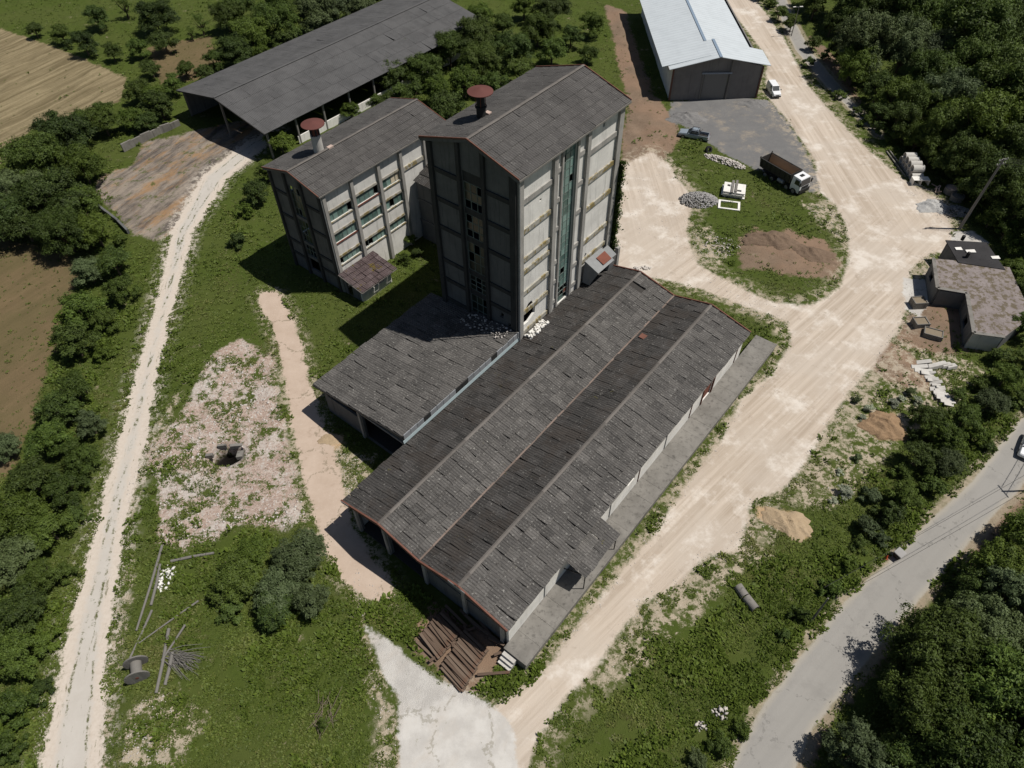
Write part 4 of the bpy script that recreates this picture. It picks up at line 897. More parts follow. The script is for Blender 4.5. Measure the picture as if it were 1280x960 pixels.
dh = empty('tar_roofed_shed', (62, 78, 0), 'small block shed with a black tar sheet roof and white scraps on it', 'shed')
D4 = [at(1182, 300, 3.4), at(1233, 303, 3.4), at(1257, 337, 3.05), at(1198, 328, 3.05)]
mb = MB(); mb.hexa([q-np.array([0, 0, .12]) for q in D4]+[q for q in D4]); mb.build('roof', m_roof('tar_sheet', (0.030, 0.029, 0.030), (0.055, 0.053, 0.054), lk=.75, moss_amt=.8), dh)
c4 = sum(D4)/4; in4 = [q+(c4-q)*.08 for q in D4]
for i in range(4):
    a, b_ = in4[i], in4[(i+1) % 4]; u_ = b_-a; ln_ = np.linalg.norm(u_[:2]); u_ = u_/ln_
    fr = lambda p_, q_, dd, a=a, u_=u_: np.array([a[0]+u_[0]*p_-u_[1]*(-dd), a[1]+u_[1]*p_+u_[0]*(-dd), q_+(0 if q_ < 1 else (a[2]+u_[2]*p_-.16-3))])
    MB().wall(fr, rect(0, ln_, 0, 3.0), [rect(1, 2, .02, 2)] if i == 3 else [], .2).build('wall', MT['wall_dark'], dh)
for (x, y, w_) in ((1198, 311, .9), (1213, 314, 1.3), (1244, 322, 1.1)):
    c = at(x, y, 3.32 if x < 1230 else 3.22); MB().hexa([c+np.array(q) for q in ((-w_/2, -.3, 0), (w_/2, -.35, 0), (w_/2, .3, .0), (-w_/2, .25, .0), (-w_/2, -.3, .07), (w_/2, -.35, .07), (w_/2, .3, .09), (-w_/2, .25, .08))]).build('white_scrap', MT['white'], dh)
MB().tube(at(1208, 322, 3.1), at(1208, 322, 3.1)+np.array([0, 0, .9]), .22, .22, 10).build('chimney', MT['black'], dh)
MB().tube(at(1203, 299, 3.3)+np.array([0, 0, -.1]), at(1203, 299, 3.3)+np.array([0, 0, .6]), .25, .25, 10).build('chimney', MT['black'], dh)
# concrete bins in front of the ruined house
for i, (x, y, w_, h_, rz, lab) in enumerate(((1146, 382, 1.8, 1.1, .05, 'open concrete bin nearest the wall of the ruined house'), (1148, 408, 1.8, 1.1, .05, 'open concrete bin between another bin and a tilted block'), (1164, 421, 2.3, .9, -.45, 'tilted concrete bin half buried in front of the ruined house'))):
    c = at(x, y); e_ = empty('concrete_bin', c, lab, 'concrete bin', None, rz); e_['_local'] = True
    mb = MB(); mb.box(-w_/2, w_/2, -.75, -.65, 0, h_); mb.box(-w_/2, w_/2, .65, .75, 0, h_*.98); mb.box(-w_/2, -w_/2+.12, -.65, .65, 0, h_*.96); mb.box(w_/2-.12, w_/2, -.65, .65, 0, h_*.94)
    mb.build('wall', MT['conc_d'], e_); MB().box(-w_/2+.12, w_/2-.12, -.65, .65, .1, h_*.85).build('fill', m_plain('dry_earth', (0.21, 0.17, 0.12), .95), e_)
# retaining walls by the open shed
def wall_run(name, pts, h0, h1, th, mat, lab, cat):
    e_ = empty(name, at(*pts[0]), lab, cat)
    mb = MB()
    for i, (a, b_) in enumerate(zip(pts[:-1], pts[1:])):
        A_, B_ = at(*a), at(*b_); u_ = (B_-A_)/np.linalg.norm(B_-A_); n_ = np.array([-u_[1], u_[0], 0])*th/2
        h_ = h0 if i % 2 == 0 else h1
        mb.hexa([A_-n_, B_-n_, B_+n_, A_+n_]+[q+np.array([0, 0, h_]) for q in (A_-n_, B_-n_, B_+n_, A_+n_)], (i*.37) % 1)
    mb.build('wall_panel', mat, e_); return e_
wall_run('retaining_wall', [(155, 190), (167, 184), (179, 178), (191, 173), (203, 167), (215, 163), (226, 158)], 1.5, 1.35, .3, MT['conc_d'], 'stained concrete retaining wall beside the long open shed', 'wall')
wall_run('low_wall', [(108, 247), (122, 259), (136, 270), (150, 281), (162, 293)], 1.0, .9, .35, MT['wall_dark'], 'low dark wall at the edge of the stained yard', 'wall')
# ------------------------------------------------------------------ foliage
def crown_quads(seed, r, h, lobes, leaves, size, flat=.75, core=True):
    """leaf faces of one crown: radius r, crown height h, base at z=0"""
    g_ = np.random.default_rng(seed); out = []; tint = []
    L = []
    for i in range(lobes):
        a = g_.uniform(0, 2*np.pi); u = g_.uniform(0, 1)**.55; zz = g_.uniform(.12, 1)
        rr = r*u*(1.0-.55*max(0, zz-.45)); c = np.array([rr*.88*np.cos(a), rr*.88*np.sin(a), h*zz*.9+.03*h])
        L.append((c, r*g_.uniform(.11, .32), g_.uniform(.1, 1.0)))
    L.append((np.array([0, 0, h*.7]), r*.42, .5))
    tot = sum(l[1]**2 for l in L)
    for c, lr, lt in L:
        n = int(leaves*lr*lr/tot); d = g_.normal(size=(n, 3)); d /= np.linalg.norm(d, axis=1)[:, None]
        d[:, 2] = np.where(d[:, 2] < -.25, -d[:, 2]*.6, d[:, 2])
        rad = lr*(1-np.abs(g_.normal(0, .22, n)))[:, None]*(1+.30*np.sin(d[:, :1]*5+lt*9)+.22*np.sin(d[:, 1:2]*7+lt*5))
        sp = g_.random(n) < .07; rad[sp] *= g_.uniform(1.1, 1.5, (sp.sum(), 1))
        P = c+d*rad*np.array([1, 1, flat])
        N = d+g_.normal(0, .55, (n, 3)); N[:, 2] += .55; N /= np.linalg.norm(N, axis=1)[:, None]
        T = np.cross(N, g_.normal(size=(n, 3))); T /= np.linalg.norm(T, axis=1)[:, None]; B = np.cross(N, T)
        s = size*g_.uniform(.55, 1.3, n)[:, None]
        Q = np.stack([P-T*s, P+B*s*.42+N*s*.12, P+T*s, P-B*s*.42+N*s*.12], 1)
        out.append(Q); tint.append(np.clip(lt*.55+g_.normal(.22, .16, n), 0, 1))
    return np.concatenate(out), np.concatenate(tint)
PROTO = {}
def proto(kind, cls, k):
    key = (kind, cls, k)
    if key not in PROTO:
        r, h, lo, lv, sz = {'big': (4.6, 5.4, 54, 34000, .150), 'mid': (2.9, 3.6, 32, 15000, .125), 'bush': (1.5, 1.8, 14, 4600, .10), 'sparse': (2.4, 3.4, 18, 2600, .12)}[cls]
        q, t = crown_quads(hash((cls, k)) % 1 + {'big': 100, 'mid': 200, 'bush': 300, 'sparse': 400}[cls]+k*7+len(kind), r, h, lo, lv, sz)
        PROTO[key] = (quads_mesh('crown', q, t, MT[kind]), r, h)
    return PROTO[key]
def limb_mesh(seed, h0, r, h):
    rr = random.Random(seed); mb = MB(); mb.tube((0, 0, -.1), (rr.uniform(-.1, .1), rr.uniform(-.1, .1), h0), .20, .15, 8, rr.random())
    top = np.array([0, 0, h0])
    for i in range(6):
        a = i*1.05+rr.uniform(-.3, .3); e = np.array([math.cos(a)*r*.55, math.sin(a)*r*.55, h0+h*rr.uniform(.35, .75)])
        m_ = (top+e)/2+np.array([0, 0, -.15*h*.3]); mb.tube(top, m_, .11, .07, 6, rr.random()); mb.tube(m_, e, .07, .025, 6, rr.random())
    mb.tube(top, (0, 0, h0+h*.8), .13, .04, 6)
    return mb
TRUNK = {}
nveg = 0
TREES = []
def tree(px, py, rp, kind='leaf', label=None, group=None, hf=1.0, cls=None, name='tree', ck=None):
    """px, py: crown centre in the survey grid, rp: its radius there"""
    global nveg
    nveg += 1; rr = random.Random(nveg*17+3)
    R0 = rp*mpp(px, py, 3)
    if cls is None: cls = 'big' if R0 > 3.7 else 'mid' if R0 > 1.9 else 'bush'
    me, r, h = proto(kind, cls, rr.randrange(3) if ck is None else ck); sc = R0/r
    h0 = {'big': 1.5, 'mid': .9, 'bush': 0.0, 'sparse': 1.0}[cls]
    zc = (h0+h*.5)*sc*hf; p_ = at(px, py, zc); z = float(hgt(p_[0], p_[1]))
    rz = rr.uniform(0, 6.28); S = (sc*rr.uniform(.92, 1.08), sc*rr.uniform(.92, 1.08), sc*hf)
    if cls == 'bush':
        o = bpy.data.objects.new(name, me); COL.objects.link(o); o.location = (p_[0], p_[1], z-.1); o.rotation_euler = (0, 0, rz); o.scale = S
        TREES.append((o, px, py, R0, kind, label, group)); return tag(o, label, 'bush', group)
    e = empty(name, (p_[0], p_[1], z), label, 'tree', group, rz); e.scale = S; e['_local'] = True
    key = (cls, nveg % 3)
    if key not in TRUNK:
        t = limb_mesh(nveg, h0+.4, r, h).build('trunk', MT['bark'], e); TRUNK[key] = t.data
    else:
        t = bpy.data.objects.new('trunk', TRUNK[key]); COL.objects.link(t); t.parent = e
    TREES.append((e, px, py, R0, kind, label, group))
    c = bpy.data.objects.new('crown', me); COL.objects.link(c); c.parent = e; c.location = (0, 0, h0)
    return e

# hedgerow between the left fields and the concrete track
HG = 'trees in the hedgerow left of the concrete track'
for i, (x, y, r_) in enumerate(((108, 150, 20), (78, 165, 34), (42, 200, 40), (100, 205, 32), (128, 152, 22), (60, 245, 42), (20, 235, 34), (100, 252, 28), (132, 138, 14), (28, 280, 30), (78, 288, 36), (118, 288, 26), (150, 300, 14), (142, 328, 24), (110, 338, 22), (150, 362, 22), (102, 385, 30), (90, 425, 30), (128, 400, 20), (130, 440, 16), (92, 485, 26), (72, 512, 28), (112, 530, 22), (62, 550, 32), (98, 572, 26), (38, 600, 32), (80, 610, 26), (18, 642, 38), (58, 660, 32), (96, 645, 17), (14, 702, 34), (50, 722, 28), (84, 715, 17), (28, 762, 32), (18, 822, 34), (58, 800, 20), (24, 882, 28), (52, 858, 17), (5, 560, 22), (-20, 650, 40), (-25, 780, 40), (-10, 270, 40), (8, 935, 24))):
    tree(x, y, r_*.98, ('leaf', 'leaf_d', 'leaf', 'leaf_y', 'leaf', 'leaf_d', 'leaf_g', 'leaf')[i % 8], 'leafy green tree in the dense hedgerow between the brown field and the concrete track', HG)
# orchard top left
OR = 'small trees of the orchard'
for i, (x, y, r_) in enumerate(((43, 37, 11), (75, 40, 15), (120, 20, 17), (104, 53, 18), (140, 66, 13), (193, 20, 25), (205, 52, 18), (172, 60, 16), (188, 84, 14), (84, 55, 9))):
    tree(x, y, r_, ('leaf_d', 'leaf', 'leaf_d')[i % 3], 'small round orchard tree on the grass by the tan hay field', OR)
for x, y, r_ in ((250, 28, 14), (155, 8, 14), (238, 40, 9)):
    tree(x, y, r_, 'leaf', 'thin almost bare orchard tree near the long shed', 'thin orchard trees', cls='sparse')
HS = 'trees behind the open shed'
for i, (x, y, r_) in enumerate(((172, 112, 18), (198, 130, 20), (162, 148, 16), (215, 105, 14), (184, 152, 14), (232, 88, 12), (270, 75, 16), (292, 62, 22), (312, 40, 26), (342, 28, 26), (358, 52, 17), (328, 68, 13), (392, 14, 28), (420, 8, 22), (450, 6, 20), (282, 20, 20), (300, 8, 20), (480, 0, 15), (352, -5, 24), (255, 92, 12), (192, 118, 14), (500, -8, 15))):
    tree(x, y, r_*1.1, 'leaf_g' if 11 < i < 15 else ('leaf', 'leaf_d', 'leaf_y')[i % 3], 'silvery green tree overhanging the long shed roof' if 11 < i < 15 else 'bushy green tree growing behind the long open shed', 'silvery trees behind the shed' if 11 < i < 15 else HS)
MS = 'acacia trees between the shed and the towers'
for i, (x, y, r_) in enumerate(((470, 76, 18), (500, 62, 22), (490, 96, 22), (530, 86, 23), (548, 112, 22), (562, 60, 25), (592, 44, 28), (602, 76, 25), (580, 100, 22), (510, 118, 22), (640, 62, 26), (652, 88, 22), (672, 34, 24), (690, 62, 20), (560, 130, 22), (478, 128, 16), (600, 20, 18), (628, 30, 18), (690, 12, 22), (618, 105, 20), (655, 8, 18), (560, 20, 10))):
    tree(x, y, r_*1.05, ('leaf_y', 'leaf', 'leaf_d', 'leaf')[i % 4], 'dense green tree in the grove between the long shed and the tallest tower', MS)
for i, (x, y, r_, lab) in enumerate(((350, 176, 19, 'bright green tree at the corner of the middle building and the long shed'), (438, 138, 14, 'rounded bush against the white low wall of the long shed'), (320, 240, 19, 'shaded bush left of the middle building'), (306, 262, 15, 'lowest bush on the slope left of the middle building'), (333, 216, 15, 'bush close to the upper left edge of the middle building'), (298, 300, 15, 'bush beside the bend of the concrete track'), (512, 300, 14, 'leafy bush in the courtyard between the two towers'), (505, 322, 11, 'weedy bush beside the reddish roofed outhouse'), (522, 315, 10, 'dark bush at the foot of the tallest tower'), (740, 30, 18, 'scrubby tree at the head of the reddish dirt slope'), (735, 68, 14, 'low shrub behind the tallest tower on the green slope'), (714, 45, 16, 'weedy shrub on the slope above the tallest tower'))):
    tree(x, y, r_, ('leaf_y', 'leaf_y', 'leaf_d')[i % 3], lab)
# the big tree group in the meadow
tree(372, 696, 37, 'leaf_g', 'largest blue green bushy tree standing in the lower left meadow', hf=.8)
tree(352, 740, 36, 'leaf_g', 'blue green bushy tree just below the largest one in the meadow', hf=.75)
tree(318, 692, 26, 'leaf_y', 'bright bushy tree at the upper edge of the meadow group beside the rubble', hf=.75)
tree(292, 722, 36, 'leaf', 'broad bright bushy tree left of the blue green ones in the meadow', hf=.75)
tree(345, 762, 30, 'leaf_d', 'lower dark tree at the foot of the meadow group', hf=.8)
tree(292, 762, 22, 'leaf_d', 'small dark tree at the lower left of the meadow group', hf=.8)
tree(385, 748, 26, 'leaf_g', 'smaller blue green tree at the right edge of the meadow group')
tree(405, 905, 11, 'leaf', 'thin half dead sapling in the bottom meadow', cls='sparse')
# forest top right
FG = 'trees of the wood in the upper right corner'
rr = random.Random(12)
fp = [(1085, 48, 38, 'leaf_g'), (1132, 62, 34, 'leaf_g'), (1172, 68, 30, 'leaf_g'), (1225, 40, 46, 'leaf'), (1072, 80, 24, 'leaf_y'), (1122, 118, 24, 'leaf_y'), (1165, 95, 32, 'leaf'), (1250, 105, 42, 'leaf'), (1215, 80, 36, 'leaf'), (1100, 108, 20, 'leaf_d'), (1188, 120, 34, 'leaf_g'), (1230, 150, 44, 'leaf_y'), (1180, 160, 30, 'leaf'), (1270, 190, 38, 'leaf_d'), (1150, 20, 32, 'leaf'), (1190, 10, 30, 'leaf_d'), (1110, 8, 28, 'leaf_d'), (1265, 10, 40, 'leaf'), (1270, 60, 38, 'leaf_d'), (1060, 12, 24, 'leaf_d'), (1040, 30, 14, 'leaf_d'), (1130, 150, 22, 'leaf_d'), (1205, 195, 30, 'leaf_d'), (1150, 130, 26, 'leaf'), (1246, 225, 34, 'leaf_d'), (1280, 250, 34, 'leaf_d'), (1168, 185, 20, 'leaf'), (1050, 60, 16, 'leaf_d'), (1020, 5, 16, 'leaf'), (1280, 130, 36, 'leaf_d'), (1225, -5, 40, 'leaf_d'), (1090, -20, 36, 'leaf_d'), (1160, -25, 36, 'leaf'), (1270, -30, 36, 'leaf'), (1030, -20, 26, 'leaf_d'), (1320, 40, 46, 'leaf_d'), (1320, 160, 46, 'leaf'), (1320, 230, 40, 'leaf_d'), (1315, 290, 34, 'leaf')]
for i, (x, y, r_, k_) in enumerate(fp):
    if k_ == 'leaf_g': lab, gr = 'grey green willow at the edge of the upper right wood', 'grey willows at the edge of the wood'
    elif k_ == 'leaf_y': lab, gr = 'fresh light green tree among darker ones in the upper right wood', 'fresh green trees in the wood'
    else: lab, gr = 'dark green tree in the dense wood of the upper right corner', FG
    tree(x, y, r_*1.04, k_, lab, gr, hf=1.25)
RS = 'bushes along the right edge of the sandy road'
for i, (x, y, r_) in enumerate(((975, 15, 11), (990, 28, 12), (1012, 78, 10), (1050, 118, 9), (1072, 138, 9), (1085, 150, 12), (1100, 160, 11), (1118, 172, 12), (1132, 162, 16), (1145, 178, 14), (1160, 195, 13), (1172, 208, 11), (1188, 222, 13), (1208, 240, 14), (1225, 255, 14), (1240, 272, 16), (1258, 288, 16), (1272, 305, 17), (1100, 140, 15), (1160, 172, 18), (1200, 215, 16), (1270, 335, 18), (1285, 365, 20), (1278, 408, 20), (1018, 52, 11), (965, 2, 10), (1030, 70, 8), (950, -5, 9))):
    tree(x, y, r_*1.05, ('leaf', 'leaf_y', 'leaf_d', 'leaf')[i % 4], 'roadside bush between the sandy road and the upper right wood', RS)
MG = 'trees on the strip between the sandy road and the asphalt road'
for i, (x, y, r_) in enumerate(((1182, 545, 27), (1160, 518, 22), (1208, 520, 23), (1150, 570, 25), (1186, 580, 24), (1220, 545, 20), (1132, 618, 24), (1166, 608, 20), (1112, 642, 23), (1086, 658, 21), (1060, 704, 16), (1042, 735, 19), (1002, 770, 17), (980, 795, 12), (1240, 500, 22), (1258, 470, 22), (1278, 500, 17), (1235, 558, 13), (1252, 445, 18), (1090, 620, 18), (925, 912, 16), (900, 932, 20), (1130, 590, 16), (1075, 680, 14), (1102, 672, 14), (1225, 480, 16), (1200, 492, 14), (1290, 450, 20), (1148, 545, 16), (870, 952, 18))):
    tree(x, y, r_*.98, ('leaf_y', 'leaf', 'leaf', 'leaf_d', 'leaf_g')[i % 5], 'thick roadside tree on the strip between the sandy road and the asphalt road', MG)
BG = 'big trees in the lower right corner'
for i, (x, y, r_, k_) in enumerate(((1165, 815, 58, 'leaf'), (1228, 790, 52, 'leaf_g'), (1250, 862, 66, 'leaf'), (1150, 885, 56, 'leaf'), (1055, 935, 40, 'leaf_g'), (1238, 700, 34, 'leaf_y'), (1272, 660, 30, 'leaf_y'), (1262, 742, 44, 'leaf_g'), (1192, 930, 62, 'leaf'), (1122, 850, 30, 'leaf_d'), (1280, 930, 56, 'leaf_d'), (1118, 940, 36, 'leaf_d'), (1222, 735, 30, 'leaf_d'), (1310, 700, 46, 'leaf'), (1320, 800, 56, 'leaf'), (1090, 990, 44, 'leaf_g'), (1190, 1000, 56, 'leaf_d'), (1300, 1010, 60, 'leaf'), (1195, 760, 26, 'leaf'))):
    if k_ == 'leaf_g': lab, gr = 'soft grey green tree in the lower right corner', 'grey green trees in the lower right corner'
    else: lab, gr = 'tall dark green tree right of the asphalt road in the lower corner', BG
    tree(x+(18 if x < 1200 else 8), y+4, r_*1.0, k_, lab, gr, hf=1.2)
WG = 'pale flowering shrubs beside the sand heap'
for i, (x, y, r_) in enumerate(((1071, 499, 8), (1087, 510, 8), (1117, 503, 8), (1140, 489, 9), (1147, 500, 8), (1128, 498, 7), (1073, 572, 8), (1056, 614, 12), (1042, 625, 7), (1235, 488, 7), (1078, 522, 6), (1050, 590, 6))):
    tree(x, y, r_, 'flower' if i % 3 else 'leaf_g', 'pale flowering elder shrub on the gravelly strip near the sand heap', WG, cls='bush')
for x, y, r_, lab in ((652, 796, 7, 'leafy weeds on the near end of the loading platform'), (668, 778, 6, 'weed clump against the white wall near the platform end'), (680, 764, 5, 'small weed clump against the white hall wall before the canopy'), (812, 598, 7, 'weeds on the loading platform beyond the canopy'), (800, 612, 5, 'low weeds by the hall wall just beyond the canopy'), (938, 448, 6, 'weeds at the broken far end of the loading platform')):
    tree(x, y, r_, 'leaf', lab, hf=.5, cls='bush')
# each tree's own label: its look and its place in its row
ORD = ['first', 'second', 'third', 'fourth', 'fifth', 'sixth', 'seventh', 'eighth', 'ninth', 'tenth', 'eleventh', 'twelfth', 'thirteenth', 'fourteenth', 'fifteenth', 'sixteenth', 'seventeenth', 'eighteenth', 'nineteenth', 'twentieth']
TENS = {2: 'twenty', 3: 'thirty', 4: 'forty'}
def ordinal(i): return ORD[i] if i < 20 else TENS[(i+1)//10]+('-'+ORD[(i+1) % 10-1] if (i+1) % 10 else '').replace('-', ' ') if (i+1) % 10 else {30: 'thirtieth', 40: 'fortieth'}[i+1]
PLACE = {HG: (1, 'from the top in the hedgerow left of the track'), OR: (0, 'from the left in the orchard by the hay field'), HS: (0, 'from the left behind the long open shed'),
         MS: (0, 'from the left in the grove beside the tallest tower'), FG: (0, 'from the left in the upper right wood'), RS: (1, 'from the top along the sandy road verge'),
         MG: (1, 'from the top on the strip beside the asphalt road'), BG: (1, 'from the top in the lower right corner'), WG: (1, 'from the top by the sand heap'), 'grey willows at the edge of the wood': (0, 'willow from the left along the upper right wood'), 'fresh green trees in the wood': (0, 'from the left among the darker trees of the wood'), 'grey green trees in the lower right corner': (1, 'from the top right of the asphalt road'), 'silvery trees behind the shed': (0, 'from the left overhanging the long shed roof'), 'thin orchard trees': (0, 'from the left, thin crowned, in the orchard')}
for gname, (ax_, txt) in PLACE.items():
    rows = sorted([t for t in TREES if t[6] == gname], key=lambda t: t[1+ax_])
    med = sorted(t[3] for t in rows)[len(rows)//2]
    for i, t in enumerate(rows):
        size = 'large' if t[3] > med*1.2 else 'small' if t[3] < med*.8 else 'medium'
        colr = {'leaf': 'green', 'leaf_d': 'dark', 'leaf_g': 'grey green', 'leaf_y': 'bright', 'flower': 'whitish'}[t[4]]
        t[0]['label'] = '%s %s %s, %s %s' % (size, colr, t[0]['category'], ordinal(i), txt)
# low weeds hugging walls
IV = []
q, t_ = crown_quads(5, 1, 1, 10, 10, .1)
g_ = np.random.default_rng(88); n = 7500
zz = g_.uniform(0, 20.5, n)**1.0; bl = .6+.5*np.sin(zz*1.3)**2; base = np.stack([66.45+np.abs(g_.normal(.25, .42, n))*(1-zz/34)*bl, np.full(n, -37.3)+g_.normal(.1, .38, n)*bl, zz], 1)
P_ = base[:, :1]*A3+base[:, 1:2]*B3+np.array([0, 0, 1])*base[:, 2:3]
N_ = g_.normal(size=(n, 3)); N_ /= np.linalg.norm(N_, axis=1)[:, None]; T_ = np.cross(N_, g_.normal(size=(n, 3))); T_ /= np.linalg.norm(T_, axis=1)[:, None]; B_ = np.cross(N_, T_)
s_ = g_.uniform(.10, .22, n)[:, None]
P0 = np.array([W(66.3, -37.2, 0)])
ivy = bpy.data.objects.new('ivy', quads_mesh('ivy', np.stack([P_-T_*s_, P_+B_*s_*.5, P_+T_*s_, P_-B_*s_*.5], 1)-P0, g_.random(n), MT['leaf'])); COL.objects.link(ivy); ivy.location = [float(v) for v in P0[0]]
tag(ivy, 'ivy climbing the far right corner of the tallest tower', 'climbing plant')

# ---- weeds and grass tufts: uncountable ------------------------------------------------
def tufts(n, seed, size, ok, name, mat, kk=6, up=.9):
    g_ = np.random.default_rng(seed)
    # sample over the plan seen by the camera, denser near it
    u = g_.uniform(-60, 1340, n*3); v = 1010-(g_.uniform(0, 1, n*3)**.85)*1040
    P = np.array([np.concatenate([at(a, b_)[:2]]) for a, b_ in zip(u[:2], v[:2])])
    d = fwd[None]*FPX+rgt[None]*(u-640)[:, None]-upv[None]*(v-480)[:, None]; t = -CH/d[:, 2]; P = (d*t[:, None])[:, :2]
    keep = ok(P, g_); P = P[keep][:n]; n = len(P)
    z = np.array(hgt(P[:, 0], P[:, 1]))
    cl = vnoise(P, .45, 31)*.6+vnoise(P, 1.7, 32)*.4
    out = []; tn = []
    S = size*(.45+1.1*cl)*g_.uniform(.6, 1.35, n)
    for k in range(kk):
        a = g_.uniform(0, 6.28, n); el = g_.uniform(.15, up, n)
        D = np.stack([np.cos(a)*np.cos(el), np.sin(a)*np.cos(el), np.sin(el)], 1)
        X = np.stack([-np.sin(a), np.cos(a), np.zeros(n)], 1)
        o = np.stack([P[:, 0], P[:, 1], z-.02], 1)+D*(S*g_.uniform(0, .4, n))[:, None]+X*(S*g_.uniform(-.5, .5, n))[:, None]
        L = (S*g_.uniform(.6, 1.2, n))[:, None]; wd = (S*g_.uniform(.16, .34, n))[:, None]
        out.append(np.stack([o-X*wd*.3, o+D*L*.55-X*wd, o+D*L, o+D*L*.5+X*wd], 1)); tn.append(np.clip(cl*.7+g_.normal(.15, .18, n), 0, 1))
    q = np.concatenate(out); tnn = np.concatenate(tn); me = quads_mesh(name, q, tnn, mat)
    o = bpy.data.objects.new(name, me); COL.objects.link(o); return o
def foot(P):
    s = P@A3[:2]; t = P@B3[:2]
    return (((s > 18) & (s < 66.5) & (t > -37.5) & (t < -13.5)) | ((s > 27.5) & (s < 47.5) & (t > -51.8) & (t < -37)) | ((s > 47) & (s < 66.8) & (t > -50) & (t < -37))
            | ((s > 43.4) & (s < 66.6) & (t > -77) & (t < -66)) | ((s > 59.5) & (s < 118) & (t > -126.5) & (t < -102)) | ((P[:, 0] > 30) & (P[:, 0] < 48) & (P[:, 1] > 130) & (P[:, 1] < 170)))
SLEEP = wp([(541, 758), (575, 782), (625, 795), (638, 812), (615, 850), (580, 872), (545, 838), (512, 812)])
def okgrass(P, g_):
    F = fields(P); nz = (vnoise(P, .45, 5)-.5)*2.6+(vnoise(P, 2.1, 6)-.5)*1.6; r = g_.random(len(P))
    bad = foot(P) | (sd_poly(P, SLEEP) > -.2) | (np.linalg.norm((P-PIT)/[1.7, 1.3], axis=1) < 1)
    for k in ('road', 'asphalt', 'pad', 'yard', 'stain'): bad |= F[k]+nz*.35 > -.15
    for k in ('track', 'pink'): bad |= F[k]+nz*.3 > -.1
    bad |= (F['field'] > 0) & (r > .03); bad |= (F['meadow']+nz > 0) & (r > .10)
    bad |= (F['soil']+nz > 0) & (r > .10); bad |= F['sand'] > 0
    bad |= (F['road'] > -2.6) & (vnoise(P, 1.1, 44)*.6+vnoise(P, .5, 45)*.4 > .50); bad |= vnoise(P, .30, 46)*.6+vnoise(P, 1.3, 47)*.4 > .74
    rub = F['rubble']+nz > 0; pt = vnoise(P, .26, 41)*.6+vnoise(P, 1.1, 42)*.4
    bad |= rub & (pt < .59); bad |= (F['scrub']+nz > 0) & (pt < .50)
    return ~bad
tag(tufts(105000, 3, .20, okgrass, 'grass', MT['weed'], 7), 'rough green grass and weeds covering the ground', 'grass', None, 'stuff')
def okweed(P, g_):
    F = fields(P); c = vnoise(P, .22, 51)*.65+vnoise(P, .9, 52)*.35; r = g_.random(len(P))
    base = okgrass(P, g_) & (c > .60)
    gapn = vnoise(P, .28, 61)*.6+vnoise(P, 1.1, 62)*.4
    strip = np.zeros(len(P), bool)
    base0 = sd_poly(P, AREA['_weed'][0]) > 0
    for a in AREA['_weed'][1:]: strip |= sd_poly(P, a) > 0
    strip &= gapn > .52
    strip |= base0
    return (base & (r < .5)) | (strip & ~foot(P) & (sd_poly(P, SLEEP) < .2) & (F['road'] < .1) & (F['asphalt'] < 0))
AREA['_weed'] = [wp(p_) for p_ in ([(470, 755), (520, 730), (610, 810), (640, 812), (690, 800), (672, 850), (630, 880), (560, 850), (500, 800)],
   [(1180, 500), (1280, 440), (1300, 500), (1213, 600), (1113, 690), (1000, 815), (930, 905), (860, 960), (760, 960), (850, 860), (960, 700), (1080, 640)],
   [(0, 600), (120, 600), (100, 700), (60, 860), (0, 960)], [(0, 180), (110, 160), (160, 300), (120, 560), (60, 560), (60, 420), (110, 320), (0, 290)])]
tag(tufts(42000, 9, .34, okweed, 'undergrowth', MT['leaf_y'], 8, 1.2), 'knee high undergrowth and brambles on the banks', 'undergrowth', None, 'stuff')
del AREA['_weed']
# ------------------------------------------------------------------ heaps, stones
def stones(name, n, samp, size, mat, label, cat, seed=1, kind='stuff', flatn=.7):
    r = np.random.default_rng(seed); c = samp(n, r); n = len(c)
    s = size*r.uniform(.35, 1.0, n)**1.3*1.2
    base = np.array([[1, 0, 0], [0, 1, 0], [-1, 0, 0], [0, -1, 0], [.1, .1, 1], [0, 0, -.8]], float)
    J = base[None]+r.uniform(-.35, .35, (n, 6, 3)); J *= (s[:, None, None]*np.array([1, 1, flatn])); 
    a = r.uniform(0, 6.28, n); ca, sa = np.cos(a), np.sin(a)
    X = J[:, :, 0]*ca[:, None]-J[:, :, 1]*sa[:, None]; Y = J[:, :, 0]*sa[:, None]+J[:, :, 1]*ca[:, None]
    V = np.stack([X, Y, J[:, :, 2]], -1)+c[:, None]
    F = []
    for i in range(4): F += [(i, (i+1) % 4, 4), ((i+1) % 4, i, 5)]
    F = np.array(F); idx = (F[None]+np.arange(n)[:, None, None]*6).reshape(-1)
    o0 = c.mean(0); me = bpy.data.meshes.new(name); me.vertices.add(n*6); me.vertices.foreach_set('co', (V-o0).reshape(-1).astype(np.float32))
    me.loops.add(n*24); me.loops.foreach_set('vertex_index', idx.astype(np.int32)); me.polygons.add(n*8); me.polygons.foreach_set('loop_start', np.arange(0, n*24, 3, dtype=np.int32))
    me.materials.append(mat); at_ = me.attributes.new('tint', 'FLOAT', 'FACE'); at_.data.foreach_set('value', np.repeat(r.random(n), 8).astype(np.float32)); me.update(calc_edges=True)
    o = bpy.data.objects.new(name, me); COL.objects.link(o); o.location = [float(q) for q in o0]
    return tag(o, label, cat, None, kind)
